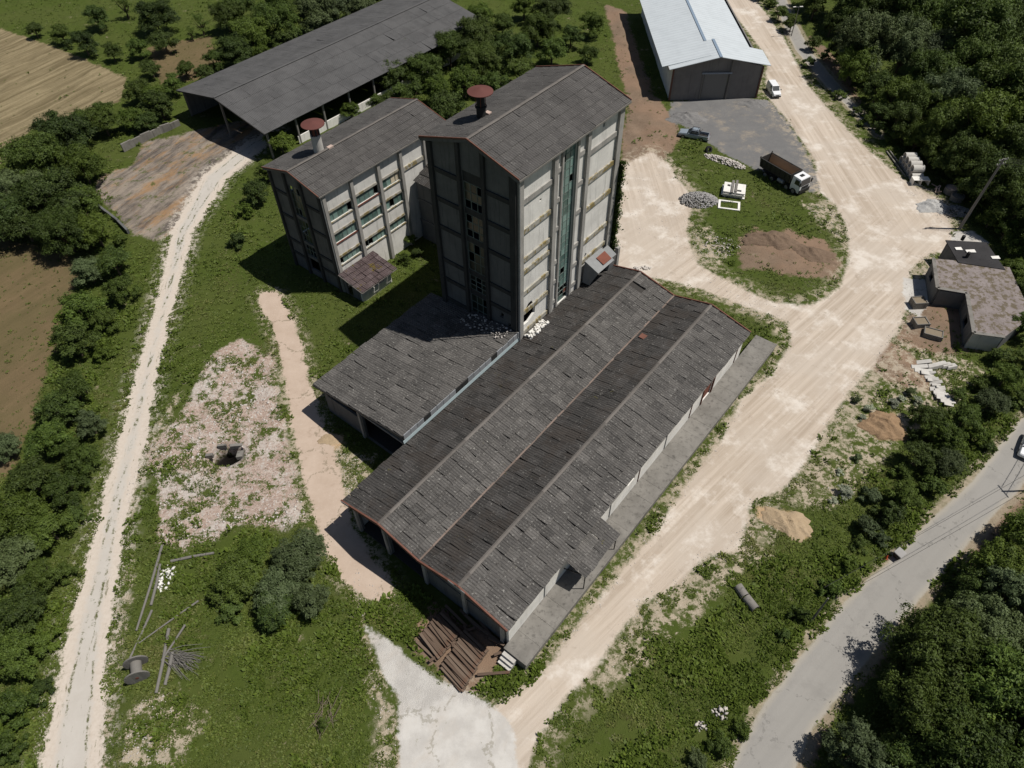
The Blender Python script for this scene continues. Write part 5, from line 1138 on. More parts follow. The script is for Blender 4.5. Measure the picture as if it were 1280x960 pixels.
def in_area(k, extra=None):
    def f(n, r):
        out = []
        polys = AREA[k] if isinstance(k, str) else [wp(k)]
        for p in polys:
            lo, hi = p.min(0), p.max(0); m = int(n/len(polys))*4; P = r.uniform(lo, hi, (m, 2)); P = P[sd_poly(P, p) > .2]
            if extra is not None: P = P[extra(P)]
            out.append(P[:int(n/len(polys))])
        P = np.concatenate(out); return np.stack([P[:, 0], P[:, 1], hgt(P[:, 0], P[:, 1])], 1)
    return f
def blob(x, y, a, b_, h, rz=0):
    c = at(x, y)
    def f(n, r):
        u = r.random(n)**.5; t = r.uniform(0, 6.28, n); X = u*np.cos(t)*a; Y = u*np.sin(t)*b_
        return np.stack([c[0]+X*math.cos(rz)-Y*math.sin(rz), c[1]+X*math.sin(rz)+Y*math.cos(rz), h*(1-u**1.6)+r.uniform(-.03, .05, n)+hgt(c[0], c[1])], 1)
    return f
stones('brick_rubble', 3800, in_area('rubble', lambda P: (vnoise(P, .26, 41)*.6+vnoise(P, 1.1, 42)*.4 < .56) & (np.linalg.norm((P-PIT)/[1.7, 1.3], axis=1) > 1)), .09, MT['stone_pink'], 'pink and white brick rubble strewn round the pit', 'rubble', 1)
stones('roadside_gravel', 3200, lambda n, r: (lambda P: np.stack([P[:, 0], P[:, 1], hgt(P[:, 0], P[:, 1])], 1))((lambda P: P[np.abs(fields(P)['road']+.2) < .9][:n])(np.stack([r.uniform(-5, 75, n*14), r.uniform(25, 180, n*14)], 1))), .075, MT['stone'], 'small pale stones along the edges of the sandy road', 'stones', 21)
stones('white_brickbats', 420, in_area('rubble', lambda P: (vnoise(P, .18, 71) > .52) & (np.linalg.norm((P-PIT)/[1.7, 1.3], axis=1) > 1)), .17, MT['stone'], 'white lumps of broken concrete among the rubble', 'rubble', 22)
stones('loose_stones', 2600, in_area('scrub', lambda P: vnoise(P, .55, 41) < .55), .085, MT['stone'], 'pale loose stones on the scrubby verges', 'stones', 2)
stones('rubble_heap', 1100, blob(873, 251, 3.1, 2.2, 1.2), .2, MT['stone_grey'], 'grey rubble heap on the sandy ground below the pickup', 'rubble heap', 3, None)
stones('white_rubble', 420, blob(905, 204, 3.8, 1.0, .6, -.62), .22, MT['stone'], 'white broken concrete strewn between the tyre and the dump truck', 'rubble heap', 4, None)
stones('plaster_rubble', 150, lambda n, r: np.stack([W(r.uniform(48, 51.5), r.uniform(-37.1, -36.2), 5.9)+np.array([0, 0, r.uniform(-.1, .2)]) for _ in range(n)]), .26, MT['white'], 'white plaster rubble on the hall roof under the broken wall', 'rubble heap', 5, None)
stones('plaster_debris', 110, lambda n, r: np.stack([W(r.uniform(44.5, 47), t, 4.95+(t+52.2)/14.7*2.15+.05) for t in r.uniform(-45, -38.2, n)]), .16, MT['stone'], 'plaster scraps on the annex roof in the tower shadow', 'rubble heap', 6, None)
stones('ash_heap', 500, blob(1196, 265, 2.2, 1.6, .5), .16, MT['stone_grey'], 'dark grey ash heap beside the pale gravel heap', 'rubble heap', 7, None)
stones('white_stones', 60, blob(208, 722, .9, 1.5, .15), .22, MT['white'], 'small scatter of white stones in the grass beside the poles', 'stones', 8, None)
stones('block_rubble', 45, blob(1202, 267, 1.1, .7, .3), .36, MT['stone'], 'pale broken blocks left of the leaning power pole', 'rubble heap', 9, None)
stones('white_stone', 30, blob(900, 893, .8, .6, .3), .22, MT['stone'], 'white chalky lump in the lower grass above the asphalt road', 'rubble heap', 10, None)
stones('chalk_lump', 24, blob(876, 908, .6, .5, .25), .2, MT['stone'], 'smaller white chalky lump left of the other one', 'rubble heap', 11, None)
stones('island_rubble', 170, blob(900, 308, 3.0, 2.4, .2), .13, MT['stone'], 'scattered pale stones on the left end of the green island', 'stones', 12, None)
stones('slab_rubble', 120, blob(790, 338, 3.0, .5, .15, .2), .26, MT['stone'], 'pale concrete lumps along the far end of the hall', 'stones', 13, None)
def heap(name, x, y, a, b_, h, c, lab, rz=0, cat='heap', sc=1.5):
    r = np.random.default_rng(int(x)); mb = MB(); n, m = 52, 20; c0 = at(x, y); c0 = c0+np.array([0, 0, float(hgt(c0[0], c0[1]))])
    k = len(mb.v)
    for j in range(m+1):
        u = j/m
        for i in range(n):
            t = 2*math.pi*i/n; w_ = 1+.13*math.sin(3*t+x)+.09*math.sin(5*t+y)+.05*math.sin(11*t+x)+.04*math.sin(17*t); X = u*math.cos(t)*a*w_; Y = u*math.sin(t)*b_*w_
            z = h*(1-u**1.3)*(1+.18*math.sin(X*2.1+x)*math.sin(Y*2.7+y)+.1*math.sin(X*5+Y*4))+(r.uniform(-.06, .06)*h if j < m else -.1)
            mb.v.append((c0[0]+X*math.cos(rz)-Y*math.sin(rz), c0[1]+X*math.sin(rz)+Y*math.cos(rz), c0[2]+z))
    for j in range(m):
        for i in range(n): mb.f.append((k+j*n+i, k+j*n+(i+1) % n, k+(j+1)*n+(i+1) % n, k+(j+1)*n+i)); mb.t.append(.5); mb.m.append(0)
    o = mb.build(name, c, None, smooth=True, loc=c0); return tag(o, lab, cat)
def m_heap(name, a, b_):
    g = NT(name); p = g.wpos(); col = g.mix(g.noise(p, 1.5, 6, .7), a, b_)
    g.bsdf(col, .95, 0, g.bump(g.noise(p, 6, 6, .75), .9, .12), .1); return g.m
MT['h_sand'] = m_heap('ochre_sand', (0.29, 0.21, 0.13), (0.50, 0.39, 0.26)); MT['h_grav'] = m_heap('pale_gravel', (0.33, 0.33, 0.32), (0.52, 0.51, 0.49))
MT['h_grey'] = m_heap('dark_gravel', (0.12, 0.12, 0.12), (0.27, 0.26, 0.25)); MT['h_soil'] = m_heap('brown_soil', (0.10, 0.068, 0.045), (0.25, 0.18, 0.13))
heap('sand_heap', 985, 655, 2.7, 1.75, .8, MT['h_sand'], 'ochre sand heap at the lower edge of the sandy road', -.5)
MT['h_earth'] = m_heap('orange_earth', (0.20, 0.13, 0.075), (0.38, 0.26, 0.16))
heap('earth_heap', 1104, 533, 2.6, 2.2, 1.0, MT['h_earth'], 'brown orange earth heap shaded by trees near the pale shrubs')
heap('gravel_heap', 1166, 259, 2.7, 1.9, 1.0, MT['h_grav'], 'pale gravel heap between the sandy road and the dark heap')
heap('gravel_heap', 858, 148, 3.6, 2.4, 1.0, MT['h_grey'], 'dark gravel heap in front of the hangar by the pickup')
heap('gravel_heap', 942, 130, 3.2, 1.6, .7, MT['h_grey'], 'low gravel heap beside the hangar door near the white van')
heap('soil_heap', 965, 303, 4.2, 2.2, 1.0, MT['h_soil'], 'bare brown soil mound in the middle of the green island', -.2)
heap('soil_heap', 1010, 318, 4.4, 2.0, .8, MT['h_soil'], 'right hand bare soil mound with tipping ridges on the green island', -.5)
heap('spoil_heap', 412, 549, 1.3, .9, .25, MT['h_sand'], 'small orange spoil patch beside the footpath and annex')
# pit with broken concrete cover
pt = at(281, 568); pz = 0
e = empty('collapsed_pit', pt, 'collapsed concrete pit opening in the middle of the rubble field', 'pit')
rr = random.Random(3)
for (a, b_, c, d, h) in ((-2.2, -1.4, -.3, .2, .10), (-1.2, -.2, 1.1, 1.5, .12), (.3, 1.7, 1.0, 1.5, .16), (1.4, 2.1, -.5, .5, .12)):
    mb = MB(); mb.hexa([pt+np.array(q) for q in ((a, c, -.5), (b_, c+.15, -.5), (b_, d, -.5), (a, d-.1, -.5), (a, c, h), (b_, c+.15, h*.8), (b_, d, h*1.1), (a, d-.1, h))]); mb.build('broken_slab', MT['conc_d'], e, bevel=.04)

# ------------------------------------------------------------------ sleepers
slp = []
for k in range(4):
    mb = MB(); rr = random.Random(k); mb.box(-1.5, 1.5, -.13, .13, 0, .17, k/3); o_ = mb; slp.append(o_)
def m_sleeper():
    g = NT('old_sleeper_wood'); oi = g.t.nodes.new('ShaderNodeObjectInfo'); tc = g.pos('Object')
    n1 = g.noise(g.map(tc, (.8, 9, 9)), 2.0, 5, .7); col = g.mix(n1, (0.040, 0.026, 0.018), (0.165, 0.115, 0.085))
    col = g.mix(g.ramp(oi.outputs['Random'], .2, 1.0, 0, .6), col, (0.185, 0.14, 0.105)); col = g.mix(g.ramp(g.noise(tc, 1.3, 3), .55, .7, 0, .4), col, (0.13, 0.06, 0.035))
    g.bsdf(col, .9, 0, g.bump(n1, .5, .02), .2); return g.m
MT['sleeper'] = m_sleeper(); smesh = []
GR = 'old railway sleepers stacked at the front of the hall'
def sleeper(x, y, z, rz, tilt):
    rr = random.Random(int(x*100+y*10))
    if len(smesh) < 4:
        o = slp[len(smesh)].build('railway_sleeper', MT['sleeper'], bevel=.02); smesh.append(o.data)
    else:
        o = bpy.data.objects.new('railway_sleeper', rr.choice(smesh)); COL.objects.link(o)
        md = o.modifiers.new('bevel', 'BEVEL'); md.width = .02; md.segments = 2
    p_ = at(x, y, z); o.location = [float(q) for q in p_]; o.rotation_euler = (rr.uniform(-.12, .12), tilt, rz); return tag(o, 'dark brown wooden railway sleeper in the stacks before the hall gable', 'railway sleeper', GR)
dirv = at(576, 800)-at(541, 762); RZ = math.atan2(dirv[1], dirv[0])
rr = random.Random(6)
for (x0_, y0_, x1_, y1_, n) in ((567, 774, 533, 813, 14), (596, 799, 564, 850, 17)):
    for lay in range(4):
        m_ = n-lay*1
        for i in range(m_):
            if lay == 3 and rr.random() < .35: continue
            f_ = (i+.5*(lay % 2)+.3*lay)/(n-1); z = .02+lay*.2
            if f_ > 1: continue
            sleeper(x0_+(x1_-x0_)*f_+rr.uniform(-1.5, 1.5), y0_+(y1_-y0_)*f_+rr.uniform(-1.5, 1.5), z+rr.uniform(0, .04), RZ+rr.gauss(0, .05), rr.uniform(-.05, .05))
for (x, y, a) in ((588, 800, -.3), (577, 812, .2), (571, 822, -.4), (596, 782, .1), (610, 790, -.1), (620, 800, .2), (628, 806, .35), (570, 770, .05), (588, 776, .0), (636, 812, 1.2), (575, 792, 1.2), (553, 815, 1.5), (617, 842, .9)):
    sleeper(x, y, .35, RZ+a, .06)

# ------------------------------------------------------------------ poles, logs
def ppole(name, x, y, h, label, lean=(0, 0), arms=True, r=.16, lamp=False, z=0):
    c = at(x, y); e = empty(name, c, label, 'utility pole' if not lamp else 'street lamp')
    top = c+np.array([lean[0], lean[1], h]); MB().tube(c-np.array([0, 0, .2]), top, r, r*.6, 12).build('pole', MT['pole'], e)
    if lamp:
        MB().bar(top-np.array([.1, 0, .1]), top+np.array([-.9, -.2, .1]), .07, .07).build('lamp_arm', MT['greymetal'], e); MB().bar(top+np.array([-.8, -.2, .1]), top+np.array([-1.4, -.3, .08]), .25, .12).build('lamp_head', MT['white'], e)
        MB().bar(top+np.array([.1, 0, .02]), top+np.array([.8, .1, .0]), .25, .12).build('lamp_head', MT['white'], e)
    if arms:
        for dz in (.25, .9):
            MB().bar(top+np.array([-.75, -.25, -dz]), top+np.array([.75, .25, -dz]), .09, .09).build('crossarm', MT['pole'], e)
            for u in (-.68, -.3, .3, .68):
                MB().lathe(top+np.array([u, u*.33, -dz+.04]), [(.03, 0), (.06, .08), (.04, .13), (.06, .18), (.01, .24)], 8).build('insulator', MT['white'], e)
    return top
def wire(a, b_, sag, label, grp, r=.018):
    a = np.array(a, float); b_ = np.array(b_, float); mb = MB(); pr = a; n = 14
    for i in range(1, n+1):
        u = i/n; q = a+(b_-a)*u-np.array([0, 0, sag*4*u*(1-u)]); mb.tube(pr, q, r, r, 5, cap=False); pr = q
    tag(mb.build('power_line', MT['black'], None, loc=a), label, 'power line', grp)
tp = ppole('power_pole', 1199, 286, 11.8, 'tall grey power pole rising beside the tar roofed shed', (.9, .2), r=.23)
for k, u in enumerate((-.68, -.3, .3, .68)):
    for dz in (.25, .9)[:1+(k % 2)]: wire(tp+np.array([u, u*.33, -dz+.25]), tp+np.array([60, -12, -1-dz+u]), 1.6, 'thin wire running off from the tall power pole', 'wires of the tall power pole')
ppole('street_lamp', 989, 45, 6.0, 'street lamp beside the narrow concrete lane at the top', lamp=True, arms=False, r=.10)
ppole('lamp_post', 1117, 165, 5.0, 'lamp post half hidden in bushes at the edge of the wood', lamp=True, arms=False, r=.09)
ppole('short_post', 1014, 776, 5.0, 'grey post rising out of the bushes beside the asphalt road', arms=False, r=.12)
rp = at(1253, 614); cot = math.cos(SUN_EL)/math.sin(SUN_EL); hh = 8.6
bx = rp+np.array([math.sin(SUN_AZ), math.cos(SUN_AZ), 0])*hh*cot
class _X: pass
c = bx; e = empty('power_pole', c, 'power pole right of the asphalt road whose shadow lies across the asphalt', 'utility pole')
MB().tube(c, c+np.array([0, 0, hh]), .15, .1, 10).build('pole', MT['pole'], e); MB().bar(c+np.array([-.2, .8, hh-.2]), c+np.array([.2, -.8, hh-.2]), .1, .1).build('crossarm', MT['pole'], e)
v_ = at(1113, 692)-at(1253, 614); v_ /= np.linalg.norm(v_)
for s_ in (-.7, .7): wire(c+np.array([.1, s_, hh-.1]), c+v_*34+np.array([.1, s_, 7.5]), .5, 'thin wire over the asphalt road', 'wires over the asphalt road', .016)
for s_ in (-.5, .5): wire(c+np.array([.1, s_, hh-.1]), c+(at(1275, 575)-at(1255, 612))*6+np.array([.1, s_, 8.5]), .5, 'thin wire over the asphalt road', 'wires over the asphalt road', .03)
def log(p, q, r0, r1, lab, z0=.12, z1=.12, name='timber_pole'):
    a = at(*p); b_ = at(*q); a[2] = z0+float(hgt(a[0], a[1])); b_[2] = z1+float(hgt(b_[0], b_[1])); mid = (a+b_)/2
    mb = MB(); m1 = mid+np.array([.05, .08, 0]); mb.tube(a, m1, r0, (r0+r1)/2, 10, .3); mb.tube(m1, b_, (r0+r1)/2, r1, 10, .5)
    tag(mb.build(name, MT['pole'], None, loc=mid, smooth=False), lab, 'pole')
log((203, 682), (172, 790), .14, .10, 'long weathered pole nearest the concrete track')
log((201, 706), (190, 758), .15, .13, 'pale squared pole left of the white stones')
log((191, 764), (164, 824), .12, .10, 'grey pole lying just above the cable reel')
log((214, 702), (268, 692), .16, .13, 'short grey log lying crosswise above the white stones')
log((249, 752), (176, 806), .10, .06, 'thin slanting pole below the white stones')
log((213, 788), (197, 868), .16, .14, 'upright log of the crossed heap nearest the cable reel', .2)
log((218, 818), (208, 858), .16, .15, 'stout shorter log on the branch pile', .25)
log((234, 784), (204, 828), .11, .09, 'oblique log crossing the upright one', .4, .2)
# branch pile
rr = random.Random(9); c = at(236, 836); mb = MB()
for i in range(70):
    a0 = at(216, 822)+np.array([rr.uniform(-.6, .6), rr.uniform(-.6, .6), rr.uniform(.1, .5)]); an = rr.uniform(-.75, .15); L_ = rr.uniform(1.2, 3.4)
    b_ = a0+np.array([math.cos(an)*L_, math.sin(an)*L_, rr.uniform(-.3, .5)]); b_[2] = max(.08, b_[2]); m_ = (a0+b_)/2+np.array([rr.uniform(-.15, .15), rr.uniform(0, .3), .15])
    mb.tube(a0, m_, .035, .025, 5, rr.random(), cap=False); mb.tube(m_, b_, .025, .012, 5, rr.random(), cap=False)
tag(mb.build('branch_pile', MT['pole'], None, loc=c), 'pile of bare cut branches on the grass by the crossed logs', 'branches')
c = at(408, 893); mb = MB()
for i in range(34):
    a0 = c+np.array([rr.uniform(-.8, .8), rr.uniform(-1.2, 1.2), rr.uniform(.1, .4)]); b_ = a0+np.array([rr.uniform(-.8, .8), rr.uniform(-1.8, 1.8), rr.uniform(0, .9)]); mb.tube(a0, b_, .03, .015, 5, rr.random(), cap=False)
tag(mb.build('dead_branches', MT['wood'], None, loc=c), 'heap of dead grey twigs in the bottom meadow', 'branches')
# cable reel
c = at(176, 842); e = empty('cable_reel', c, 'large wooden cable reel lying on the grass near the track', 'cable reel'); ax_ = at(178, 850)-at(176, 831); ax_[2] = 0; ax_ /= np.linalg.norm(ax_)
c1 = c+np.array([0, 0, 1.0])+ax_*.75; c2 = c+np.array([0, 0, 1.0])-ax_*.75
MB().tube(c2, c1, .48, .48, 22).build('drum', MT['pole'], e)
for q_ in (c1, c2):
    fl = MB().tube(q_-ax_*.06, q_+ax_*.06, 1.05, 1.05, 30).build('flange', MT['pole'], e)
    MB().tube(q_-ax_*.09, q_+ax_*.09, .16, .16, 14).build('hub', MT['rust'], fl)
    mb = MB()
    xx = np.array([-ax_[1], ax_[0], 0])
    for k in range(-4, 5):
        hw = math.sqrt(max(.01, 1.0-(k*.22)**2)); mb.bar(q_+ax_*.064+xx*k*.22-np.array([0, 0, hw*.98]), q_+ax_*.064+xx*k*.22+np.array([0, 0, hw*.98]), .19, .012, ((k+5)*.31) % 1, up=ax_)
    mb.build('plank_face', MT['pole'], fl)

# ------------------------------------------------------------------ concrete pipes etc.
def ring(mb, a, b_, ro, ri, n=22):
    a = np.array(a, float); b_ = np.array(b_, float); d = (b_-a)/np.linalg.norm(b_-a); x = np.cross(d, (0, 0, 1)); x /= np.linalg.norm(x); y = np.cross(x, d); k = len(mb.v)
    for c, r in ((a, ro), (b_, ro), (b_, ri), (a, ri)):
        for i in range(n): t = 2*math.pi*i/n; mb.v.append(tuple(c+x*r*math.cos(t)+y*r*math.sin(t)))
    for j in range(4):
        for i in range(n):
            i2 = (i+1) % n; j2 = (j+1) % 4; mb.f.append((k+j*n+i, k+j*n+i2, k+j2*n+i2, k+j2*n+i)); mb.t.append(.4); mb.m.append(0)
    return mb
row = at(1148, 222)-at(1130, 192); row[2] = 0; row /= np.linalg.norm(row); pd = np.array([row[1], -row[0], 0])
if pd[0] < 0: pd = -pd
b0 = at(1131, 204)
labs = '%s concrete pipe from the far end, %s row of the roadside stack'
for lay, cnt in ((0, 5), (1, 4)):
    for i in range(cnt):
        c = b0+row*(i*1.28+lay*.64)+np.array([0, 0, .62+lay*1.08]); a = c-pd*.9; b_ = c+pd*.9
        o = ring(MB(), a, b_, .61, .50).build('concrete_pipe', MT['conc'], None, loc=c-np.array([0, 0, .6])); tag(o, labs % (ORD[cnt-1-i], ('bottom', 'top')[lay]), 'concrete pipe', 'concrete pipes stacked beside the road')
c = at(1148, 230); e = empty('box_culvert', c, 'white concrete box frame with two openings beside the stacked pipes', 'concrete block', None, math.atan2(pd[1], pd[0])); e['_local'] = True
mb = MB(); mb.box(-1.3, 1.3, -.6, .6, 0, .1); mb.box(-1.3, 1.3, -.6, .6, .95, 1.05); [mb.box(x, x+.1, -.6, .6, .1, .95) for x in (-1.3, -.05, 1.2)]; mb.build('shell', MT['white'], e)
for k_, (p_, q_) in enumerate((((1108, 190), (1132, 222)), ((1111, 188), (1136, 222)))):
    a = at(*p_); b_ = at(*q_); mb = MB().bar(a+np.array([0, 0, .12]), b_+np.array([0, 0, .12]), .18, .18); tag(mb.build('concrete_beam', MT['conc_d'], None, loc=(a+b_)/2), ('outer', 'inner')[k_]+' long beam lying left of the stacked pipes', 'beam')
for (x, y, h_, lab, m_) in ((1187, 241, 1.0, 'round concrete well ring filled with brick scraps', 'stone_pink'), (1195, 250, .9, 'round concrete well ring with a pale lid nearest the gravel heap', 'conc_d')):
    c = at(x, y); e = empty('well_ring', c, lab, 'well ring'); mb = MB(); mb.lathe(c, [(1.0, 0), (1.0, h_), (.86, h_), (.86, .1)], 24); mb.build('ring', MT['conc_d'], e)
    MB().lathe(c, [(.86, h_-.1), (.4, h_+.02), (.02, h_+.05)], 18).build('lid', MT[m_], e)
rr = random.Random(5)
for i in range(7):
    c = at(1171+rr.uniform(-4, 4), 238+rr.uniform(-4, 4)); q = c+np.array([rr.uniform(-.9, .9), rr.uniform(-.9, .9), rr.uniform(.3, .8)])
    tag(MB().bar(c+np.array([0, 0, .15]), q, .14, .1, rr.random()).build('scrap_board', MT['stone_pink'], None, loc=c), 'broken board in the small scrap heap by the well rings', 'board', 'broken boards by the well rings')
for (a_, b_, lab) in (((921, 735), (930, 748), 'upper of two grey concrete pipes lying in the grass'), ((931, 749), (943, 764), 'lower of two grey concrete pipes lying in the grass')):
    a = at(*a_)+np.array([0, 0, .45]); c = at(*b_)+np.array([0, 0, .45]); tag(ring(MB(), a, c, .45, .36).build('concrete_pipe', MT['conc_d'], None, loc=(a+c)/2), lab, 'concrete pipe')
# stacked concrete panels near the yard
c = at(916, 243); ang = -.30
e = empty('panel_stack', c, 'stack of pale concrete panels with square holes on the grass', 'concrete panels', None, ang); e['_local'] = True
rr = random.Random(2)
for k in range(4):
    mb = MB(); ox, oy = rr.uniform(-.2, .2), rr.uniform(-.2, .2)
    fr = lambda p_, q_, d_: np.array([p_+ox, q_+oy, .25+k*.32-d_])
    mb.wall(fr, rect(-1.7, 1.7, -1.4, 1.4), [rect(-1.2, -.7, .2, .8), rect(.4, 1.1, -.9, -.4)], .16, rr.random()); mb.build('panel', MT['white'], e)
MB().box(-.5, -.1, -1.6, 1.9, 1.25, 1.4).build('beam', MT['conc_d'], e); MB().box(.1, .45, -1.3, 2.1, 1.26, 1.42).build('beam', MT['conc_d'], e)
c = at(911, 258); e = empty('concrete_window_frame', c, 'white rectangular concrete frame lying flat below the panel stack', 'concrete frame', None, -.25); e['_local'] = True
mb = MB(); fr = lambda p_, q_, d_: np.array([p_, q_, .3-d_]); mb.wall(fr, rect(-1.7, 1.7, -1.2, 1.2), [rect(-1.35, 1.35, -.9, .9)], .22); mb.build('frame', MT['white'], e)
# broken slabs line right
SG = 'broken concrete slabs in the line below the ruined house'
rr = random.Random(15)
for i in range(26):
    u = i/25; x = 1150+36*u+rr.uniform(-5, 5)*(1-u); y = 455+50*u+rr.uniform(-3, 3)
    c = at(x, y, .2); sz = rr.uniform(.5, 1.1); e_ = MB(); tl = rr.uniform(-.25, .25)
    e_.hexa([c+np.array(q)*np.array([sz, sz*.6, 1]) for q in ((-1, -.5, tl-.1), (.9, -.6, -tl-.1), (1, .5, -tl-.1), (-.8, .6, tl-.1), (-1, -.5, tl+.05), (.9, -.6, -tl+.05), (1, .5, -tl+.05), (-.8, .6, tl+.05))], rr.random())
    tag(e_.build('concrete_slab', MT['conc'], None, loc=c), 'tilted broken concrete slab in the line below the ruined house', 'concrete slab', SG)
for i in range(5):
    c = at(1165+i*6, 455+abs(i-2)*1.5, .25); mb = MB(); mb.hexa([c+np.array(q) for q in ((-.6, -.4, -.2), (.7, -.3, -.2), (.6, .5, -.2), (-.5, .4, -.2), (-.5, -.3, .1), (.6, -.2, .3), (.5, .4, .2), (-.4, .3, .1))]); tag(mb.build('concrete_slab', MT['conc'], None, loc=c), 'tilted broken concrete slab in the line below the ruined house', 'concrete slab', SG)
# hopper and post at the tower's foot
e = empty('metal_hopper', W(60.5, -36.5, 6.0), 'bent grey sheet metal hopper with a rusty lid at the tower foot', 'hopper')
h = lambda s, t, z: W(s, t, z)
MB().hexa([h(60.0, -37.1, 6.2), h(62.2, -37.1, 6.2), h(62.0, -36.4, 6.3), h(60.3, -36.2, 5.9), h(60.3, -37.15, 9.4), h(64.0, -37.15, 9.3), h(63.9, -35.0, 8.4), h(60.6, -35.2, 8.2)]).build('chute', MT['hopper'], e)
MB().hexa([h(61.9, -36.5, 9.2), h(63.8, -36.5, 9.15), h(63.7, -35.3, 8.6), h(62.0, -35.4, 8.6), h(61.9, -36.5, 9.25), h(63.8, -36.5, 9.2), h(63.7, -35.3, 8.66), h(62.0, -35.4, 8.66)]).build('lid', MT['rust'], e)
MB().hexa([h(64.2, -37.1, 5.8), h(65.6, -37.1, 5.8), h(65.6, -36, 5.6), h(64.2, -36, 5.6), h(64.1, -37.1, 8.9), h(65.5, -37.1, 8.8), h(65.4, -35.6, 8.1), h(64.2, -35.6, 8.2)]).build('side_box', MT['hopper'], e)
tag(MB().st(66.3, 66.8, -36.4, -35.9, 0, 8.3).build('concrete_post', MT['pil'], None, loc=W(66.5, -36.2, 0)), 'stubby concrete post at the far corner between the tower and the hall', 'post')
c = W(56.5, -25.2, 5.9); tag(MB().hexa([c+A3*a+B3*b_+np.array([0, 0, z]) for z in (0, .05) for a, b_ in ((-.3, -1.0), (.5, -1.0), (.5, 1.4), (-.3, 1.4))]).build('metal_sheet', MT['rusttrim'], None, loc=c), 'loose rusty metal sheet lying in the valley of the hall roof', 'metal sheet')

# ------------------------------------------------------------------ vehicles
def paint(name, c, rough=.35, met=0.0):
    g = NT(name); p = g.wpos(); col = g.mix(g.ramp(g.noise(p, 2, 5), .45, .75, 0, .3), c, tuple(x*.75+.03 for x in c)); g.bsdf(col, rough, met, None, .5); return g.m
MT['p_white'] = paint('white_paint', (0.75, 0.76, 0.77)); MT['p_pick'] = paint('grey_green_paint', (0.31, 0.36, 0.41), .35, .3); MT['p_black'] = paint('black_paint', (0.02, 0.022, 0.025), .4)
g = NT('car_glass'); g.bsdf((0.015, 0.02, 0.025), .12, 0, None, .7); MT['cglass'] = g.m
g = NT('lamp_glass'); g.bsdf((0.7, 0.7, 0.68), .15, 0, None, .6); MT['lampglass'] = g.m
MT['redlamp'] = m_plain('red_lamp', (0.4, 0.02, 0.02), .3); MT['trust'] = m_plain('rusty_tipper_floor', (0.30, 0.225, 0.155), .8, var=.4, scale=1.2); MT['tside'] = m_plain('dirty_black_tipper', (0.035, 0.034, 0.032), .6, var=.5)
def loft(secs, mat, name, parent, bevel=.05, tint=.5):
    """secs: (x, half width low, z low, half width high, z high)"""
    mb = MB(); k = len(mb.v)
    for (x, wl, zl, wh, zh) in secs:
        wm = max(wl, wh)
        for (yy, zz) in ((-wl*.92, zl), (-wm, zl+(zh-zl)*.25), (-(wm*.4+wh*.6), zl+(zh-zl)*.7), (-wh*.93, zh), (wh*.93, zh), (wm*.4+wh*.6, zl+(zh-zl)*.7), (wm, zl+(zh-zl)*.25), (wl*.92, zl)): mb.v.append((x, yy, zz))
    n = 8
    for j in range(len(secs)-1):
        for i in range(n): mb.f.append((k+j*n+i, k+j*n+(i+1) % n, k+(j+1)*n+(i+1) % n, k+(j+1)*n+i)); mb.t.append(tint); mb.m.append(0)
    mb.f.append(tuple(k+i for i in reversed(range(n)))); mb.t.append(tint); mb.m.append(0)
    mb.f.append(tuple(k+(len(secs)-1)*n+i for i in range(n))); mb.t.append(tint); mb.m.append(0)
    return mb.build(name, mat, parent, bevel=bevel)
def wheel(parent, x, y, r=.36, wd=.24, rim='rim'):
    s = 1 if y > 0 else -1; t = MB().tube((x, y-wd/2*s, r), (x, y+wd/2*s, r), r, r, 20).build('wheel', MT['tyre'], parent, bevel=.03)
    MB().tube((x, y+s*wd/2, r), (x, y+s*(wd/2+.015), r), r*.58, r*.58, 14).build('rim', MT[rim], t)
def vehicle(name, px, py, d, label, cat):
    c = at(px, py); e = empty(name, c, label, cat, None, math.atan2(d[1], d[0])); e['_local'] = True; return e
# pickup, forward = +x
pk = vehicle('pickup_truck', 866.5, 172.5, (-.92, .39), 'grey green double cab pickup truck with an empty dark bed', 'pickup truck')
loft([(2.62, .74, .5, .70, .78), (2.5, .86, .38, .80, .98), (1.3, .90, .35, .82, 1.10), (.9, .90, .35, .84, 1.12), (-.85, .90, .35, .85, 1.14)], MT['p_pick'], 'body', pk)
loft([(1.15, .80, 1.1, .70, 1.14), (.35, .80, 1.12, .64, 1.72), (-.7, .80, 1.12, .64, 1.74), (-.95, .80, 1.12, .68, 1.3)], MT['cglass'], 'windows', pk, .02)
loft([(.45, .66, 1.68, .60, 1.77), (-.75, .66, 1.70, .60, 1.79)], MT['p_pick'], 'roof', pk, .03)
for x in (.42, -.2, -.8):
    for s in (-1, 1): MB().bar((x+(.35 if x > .3 else 0), s*.79, 1.1), (x, s*.65, 1.72), .07, .05).build('window_pillar', MT['p_pick'], pk)
b_ = MB(); b_.box(-2.55, -.88, -.88, -.80, .45, 1.08); b_.box(-2.55, -.88, .80, .88, .45, 1.08); b_.box(-2.62, -2.54, -.86, .86, .5, 1.06); b_.box(-2.55, -.88, -.80, .80, .45, .62, .5, 1); b_.build('bed', [MT['p_pick'], MT['black']], pk)
MB().box(-2.82, -2.62, -.8, .8, .42, .58).build('rear_bumper', MT['rim'], pk); MB().box(2.55, 2.72, -.8, .8, .36, .62).build('front_bumper', MT['p_pick'], pk, bevel=.04)
MB().box(2.56, 2.62, -.4, .4, .66, .86).build('grille', MT['black'], pk)
